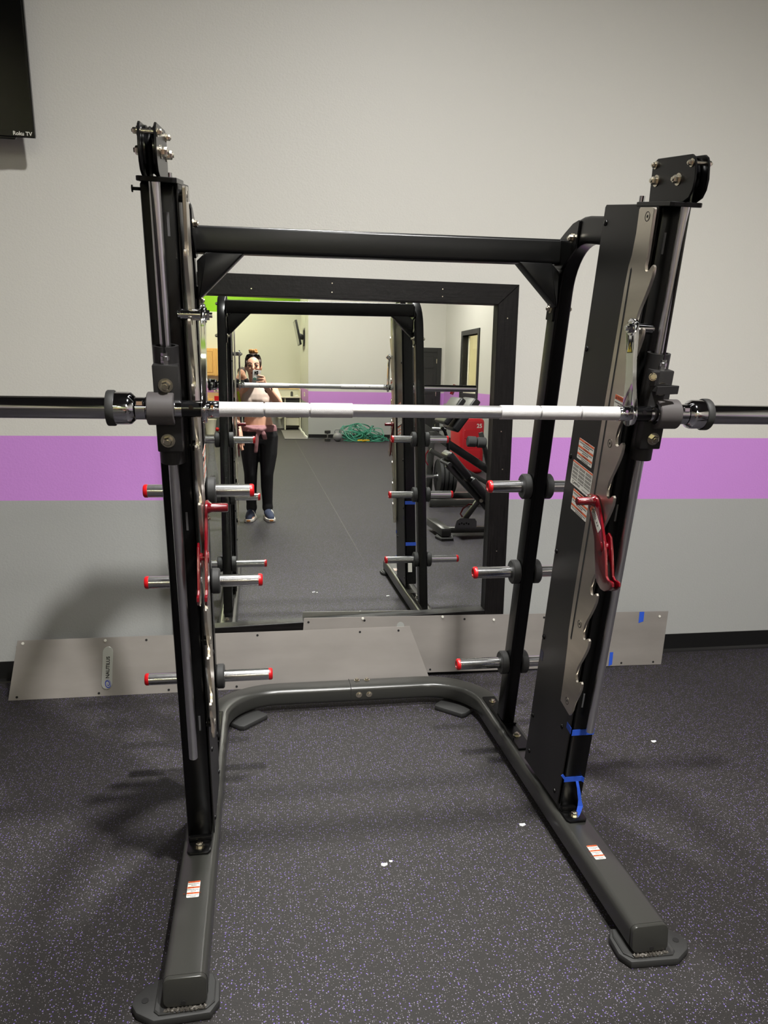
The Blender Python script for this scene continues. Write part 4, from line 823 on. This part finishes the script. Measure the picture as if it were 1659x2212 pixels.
j.limb([((-.12, -.575, .935), .016), ((-.05, -.535, .915), .020), ((.03, -.520, .905), .022), ((.10, -.545, .925), .018), ((.15, -.60, .94), .014)])
j.limb([((.12, -.575, .905), .014), ((.06, -.53, .915), .020), ((-.01, -.520, .912), .020), ((-.09, -.55, .895), .014)])
j.ball((.022, -.515, .908), (.030, .024, .026), 12)
for q in (-.010, .004): j.limb([((.015+q, -.52, .90), .014), ((-.004+q, -.515, .84), .013), ((-.012+q, -.515, .76), .013), ((-.018+q, -.52, .695), .012)])
for q in (-.012, .006): j.limb([((.04+q, -.525, .90), .014), ((.062+q, -.518, .865), .016), ((.072+q, -.522, .825), .014)])
j.limb([((-.10, -.735, .90), .03), ((-.10, -.76, .75), .03), ((-.09, -.76, .62), .03)]); j.limb([((.10, -.735, .90), .03), ((.11, -.76, .75), .03), ((.10, -.76, .62), .03)]); j.limb([((0, -.76, .90), .03), ((0, -.78, .75), .03), ((0, -.78, .60), .03)])
skin_mesh('tied_jacket', j, .006, 'jacket', PW, label='pink jacket tied round the waist', iters=3)
for s, kx in ((-1, -.075), (1, .085)):
    x = kx+.007; dx = s*.03
    f = Blob(); f.limb([((x, -.70, .065), .042), ((x+dx*.3, -.62, .062), .046), ((x+dx*.8, -.54, .045), .040), ((x+dx, -.495, .038), .034)]); f.ball((x, -.69, .09), (.042, .05, .03), 12)
    sh = skin_mesh('shoe', f, .006, 'shoe', PW, label='navy running shoe', iters=3)
    out = [(x+u, v) for u, v in ((-.040, -.745), (.040, -.745), (.050, -.66), (.052+dx*.6, -.58), (.046+dx*.9, -.50), (.020+dx*1.1, -.455), (-.022+dx*1.1, -.455), (-.048+dx*.9, -.50), (-.05+dx*.6, -.58), (-.046, -.66))]
    obj('shoe_sole', MB().prism(out, lambda u, v, w_: V((u, v, w_)), .002, .034, .006, 2), 'sole', sh)
    obj('toe_gum', MB().ball((x+dx*1.08, -.458, .020), (.024, .008, .012), 10), 'gum', sh)
    mb = MB()
    for q in range(3): mb.tube([(x+.047+dx*.3, -.63+q*.028, .035), (x+.040+dx*.4, -.645+q*.028, .075), (x+.02+dx*.4, -.65+q*.028, .100)], .0045, 6)
    obj('side_stripes', mb, 'white', sh)
obj('watch_strap', MB().tube([(.102+.031*math.cos(a*PI/8)*.9, -.178+.031*math.sin(a*PI/8)*.5, 1.303+.031*math.sin(a*PI/8)*.9) for a in range(16)], .009, 8, closed=True), 'gloss', PW); obj('watch_face', MB().ball((.100, -.158, 1.330), (.017, .012, .017), 14), 'chrome', PW)
obj('neon_strap', MB().tube([(-.185, -.60, 1.27), (-.172, -.575, 1.20), (-.155, -.56, 1.14), (-.150, -.55, 1.09)], .011, 8), 'neon', PW, label='neon yellow strap over the arm')
# the phone
PH = thing('smartphone', (-.006, -.026, 1.405), 'pale metal smartphone with a white round grip, held up by the woman', 'phone')
rot = Matrix.Rotation(math.radians(4), 3, 'Y'); pf = lambda u, v, y: V((-.006, 0, 1.405))+rot @ V((u, 0, v))+V((0, y, 0))
obj('phone_body', MB().prism(rrect(.073, .148, .012, 5), pf, -.0275, -.0195, .0015, 2), 'phone', PH)
obj('camera_plate', MB().prism([(a-.003, c+.048) for a, c in rrect(.040, .040, .010, 4)], pf, -.0196, -.0175, .0008, 1), 'phone', PH)
for u, v in ((.006, .058), (.006, .039), (-.012, .0485)):
    c = pf(u, v, -.0176); obj('camera_lens', MB().lathe(c, (0, 1, 0), [(0, .0082), (.003, .0082), (.0033, .007), (.0028, .0065), (.0028, 0)], 20), 'lens', PH)
c = pf(-.014, -.006, -.0196); pg = obj('round_grip', MB().lathe(c, (0, 1, 0), [(0, .012), (.006, .010), (.008, .020), (.0105, .0205), (.011, .019), (.011, 0)], 28), 'white', PH, label='white round phone grip')
mb = MB()
for k in range(5): a = k*PI*.4; q = c+V((.009*math.cos(a), .0112, .009*math.sin(a))); mb.cyl(q, q+V((0, .0004, 0)), .0055, seg=10)
obj('grip_print', mb, 'teal', pg)
# a second, distant figure half hidden by the posts
def far_person(x, y, lab):
    P = thing('person', (x, y, 0), lab, 'person')
    b = Blob(); b.rings([(x, y, .80, .15, .10), (x, y, .95, .14, .10), (x, y, 1.15, .15, .11), (x, y, 1.26, .15, .10), (x, y, 1.31, .08, .07)]); b.limb([((x, y, 1.28), .055), ((x, y+.02, 1.36), .05)])
    for s in (-1, 1):
        b.limb([((x+s*.085, y, .82), .09), ((x+s*.09, y+.01, .46), .06), ((x+s*.09, y-.01, .10), .04), ((x+s*.095, y+.10, .04), .035)])
        b.limb([((x+s*.15, y, 1.25), .055), ((x+s*.20, y+.14, 1.10), .045), ((x+s*.075, y+.21, 1.34), .035), ((x+s*.05, y+.20, 1.40), .034)])
        for k in range(4): b.limb([((x+s*(.060-.008*k), y+.205, 1.405), .010), ((x+s*(.045-.008*k), y+.195, 1.45), .009)], 8)
        b.limb([((x+s*.03, y+.19, 1.39), .010), ((x+s*.012, y+.185, 1.42), .009)], 8)
    b.ball((x, y+.04, 1.445), (.072, .09, .105), 18); b.ball((x, y+.12, 1.44), (.012, .02, .02), 8)
    skin_mesh('body', b, .009, 'skin', P, iters=4)
    h = Blob(); h.ball((x, y+.015, 1.475), (.083, .10, .095), 18); h.ball((x, y-.03, 1.40), (.08, .07, .10), 14); skin_mesh('hair', h, .009, 'hair', P, iters=3)
    c = Blob(); c.rings([(x, y, .76, .18, .135), (x, y, .95, .165, .125), (x, y, 1.15, .172, .135), (x, y, 1.26, .165, .12), (x, y, 1.32, .09, .085)])
    for s in (-1, 1): c.limb([((x+s*.15, y, 1.25), .068), ((x+s*.20, y+.14, 1.10), .058), ((x+s*.085, y+.205, 1.32), .045)])
    skin_mesh('jacket', c, .010, 'shirt', P, label='dark jacket', iters=3)
    l = Blob(); l.rings([(x, y, .80, .16, .11), (x, y, .92, .15, .11)])
    for s in (-1, 1): l.limb([((x+s*.085, y, .82), .098), ((x+s*.09, y+.01, .46), .07), ((x+s*.09, y-.01, .09), .055)])
    skin_mesh('trousers', l, .010, 'jeans', P, iters=3)
    for s in (-1, 1): obj('shoe', MB().box(x+s*.095-.045, x+s*.095+.045, y-.08, y+.17, .001, .075, .025, 2), 'rubber', P)
    obj('eyes', MB().ball((x-.03, y+.122, 1.455), (.012, .006, .006), 8).ball((x+.03, y+.122, 1.455), (.012, .006, .006), 8), 'eye', P)
far_person(-.29, -8.0, 'distant person in a dark jacket, hands raised to the face, behind the woman')
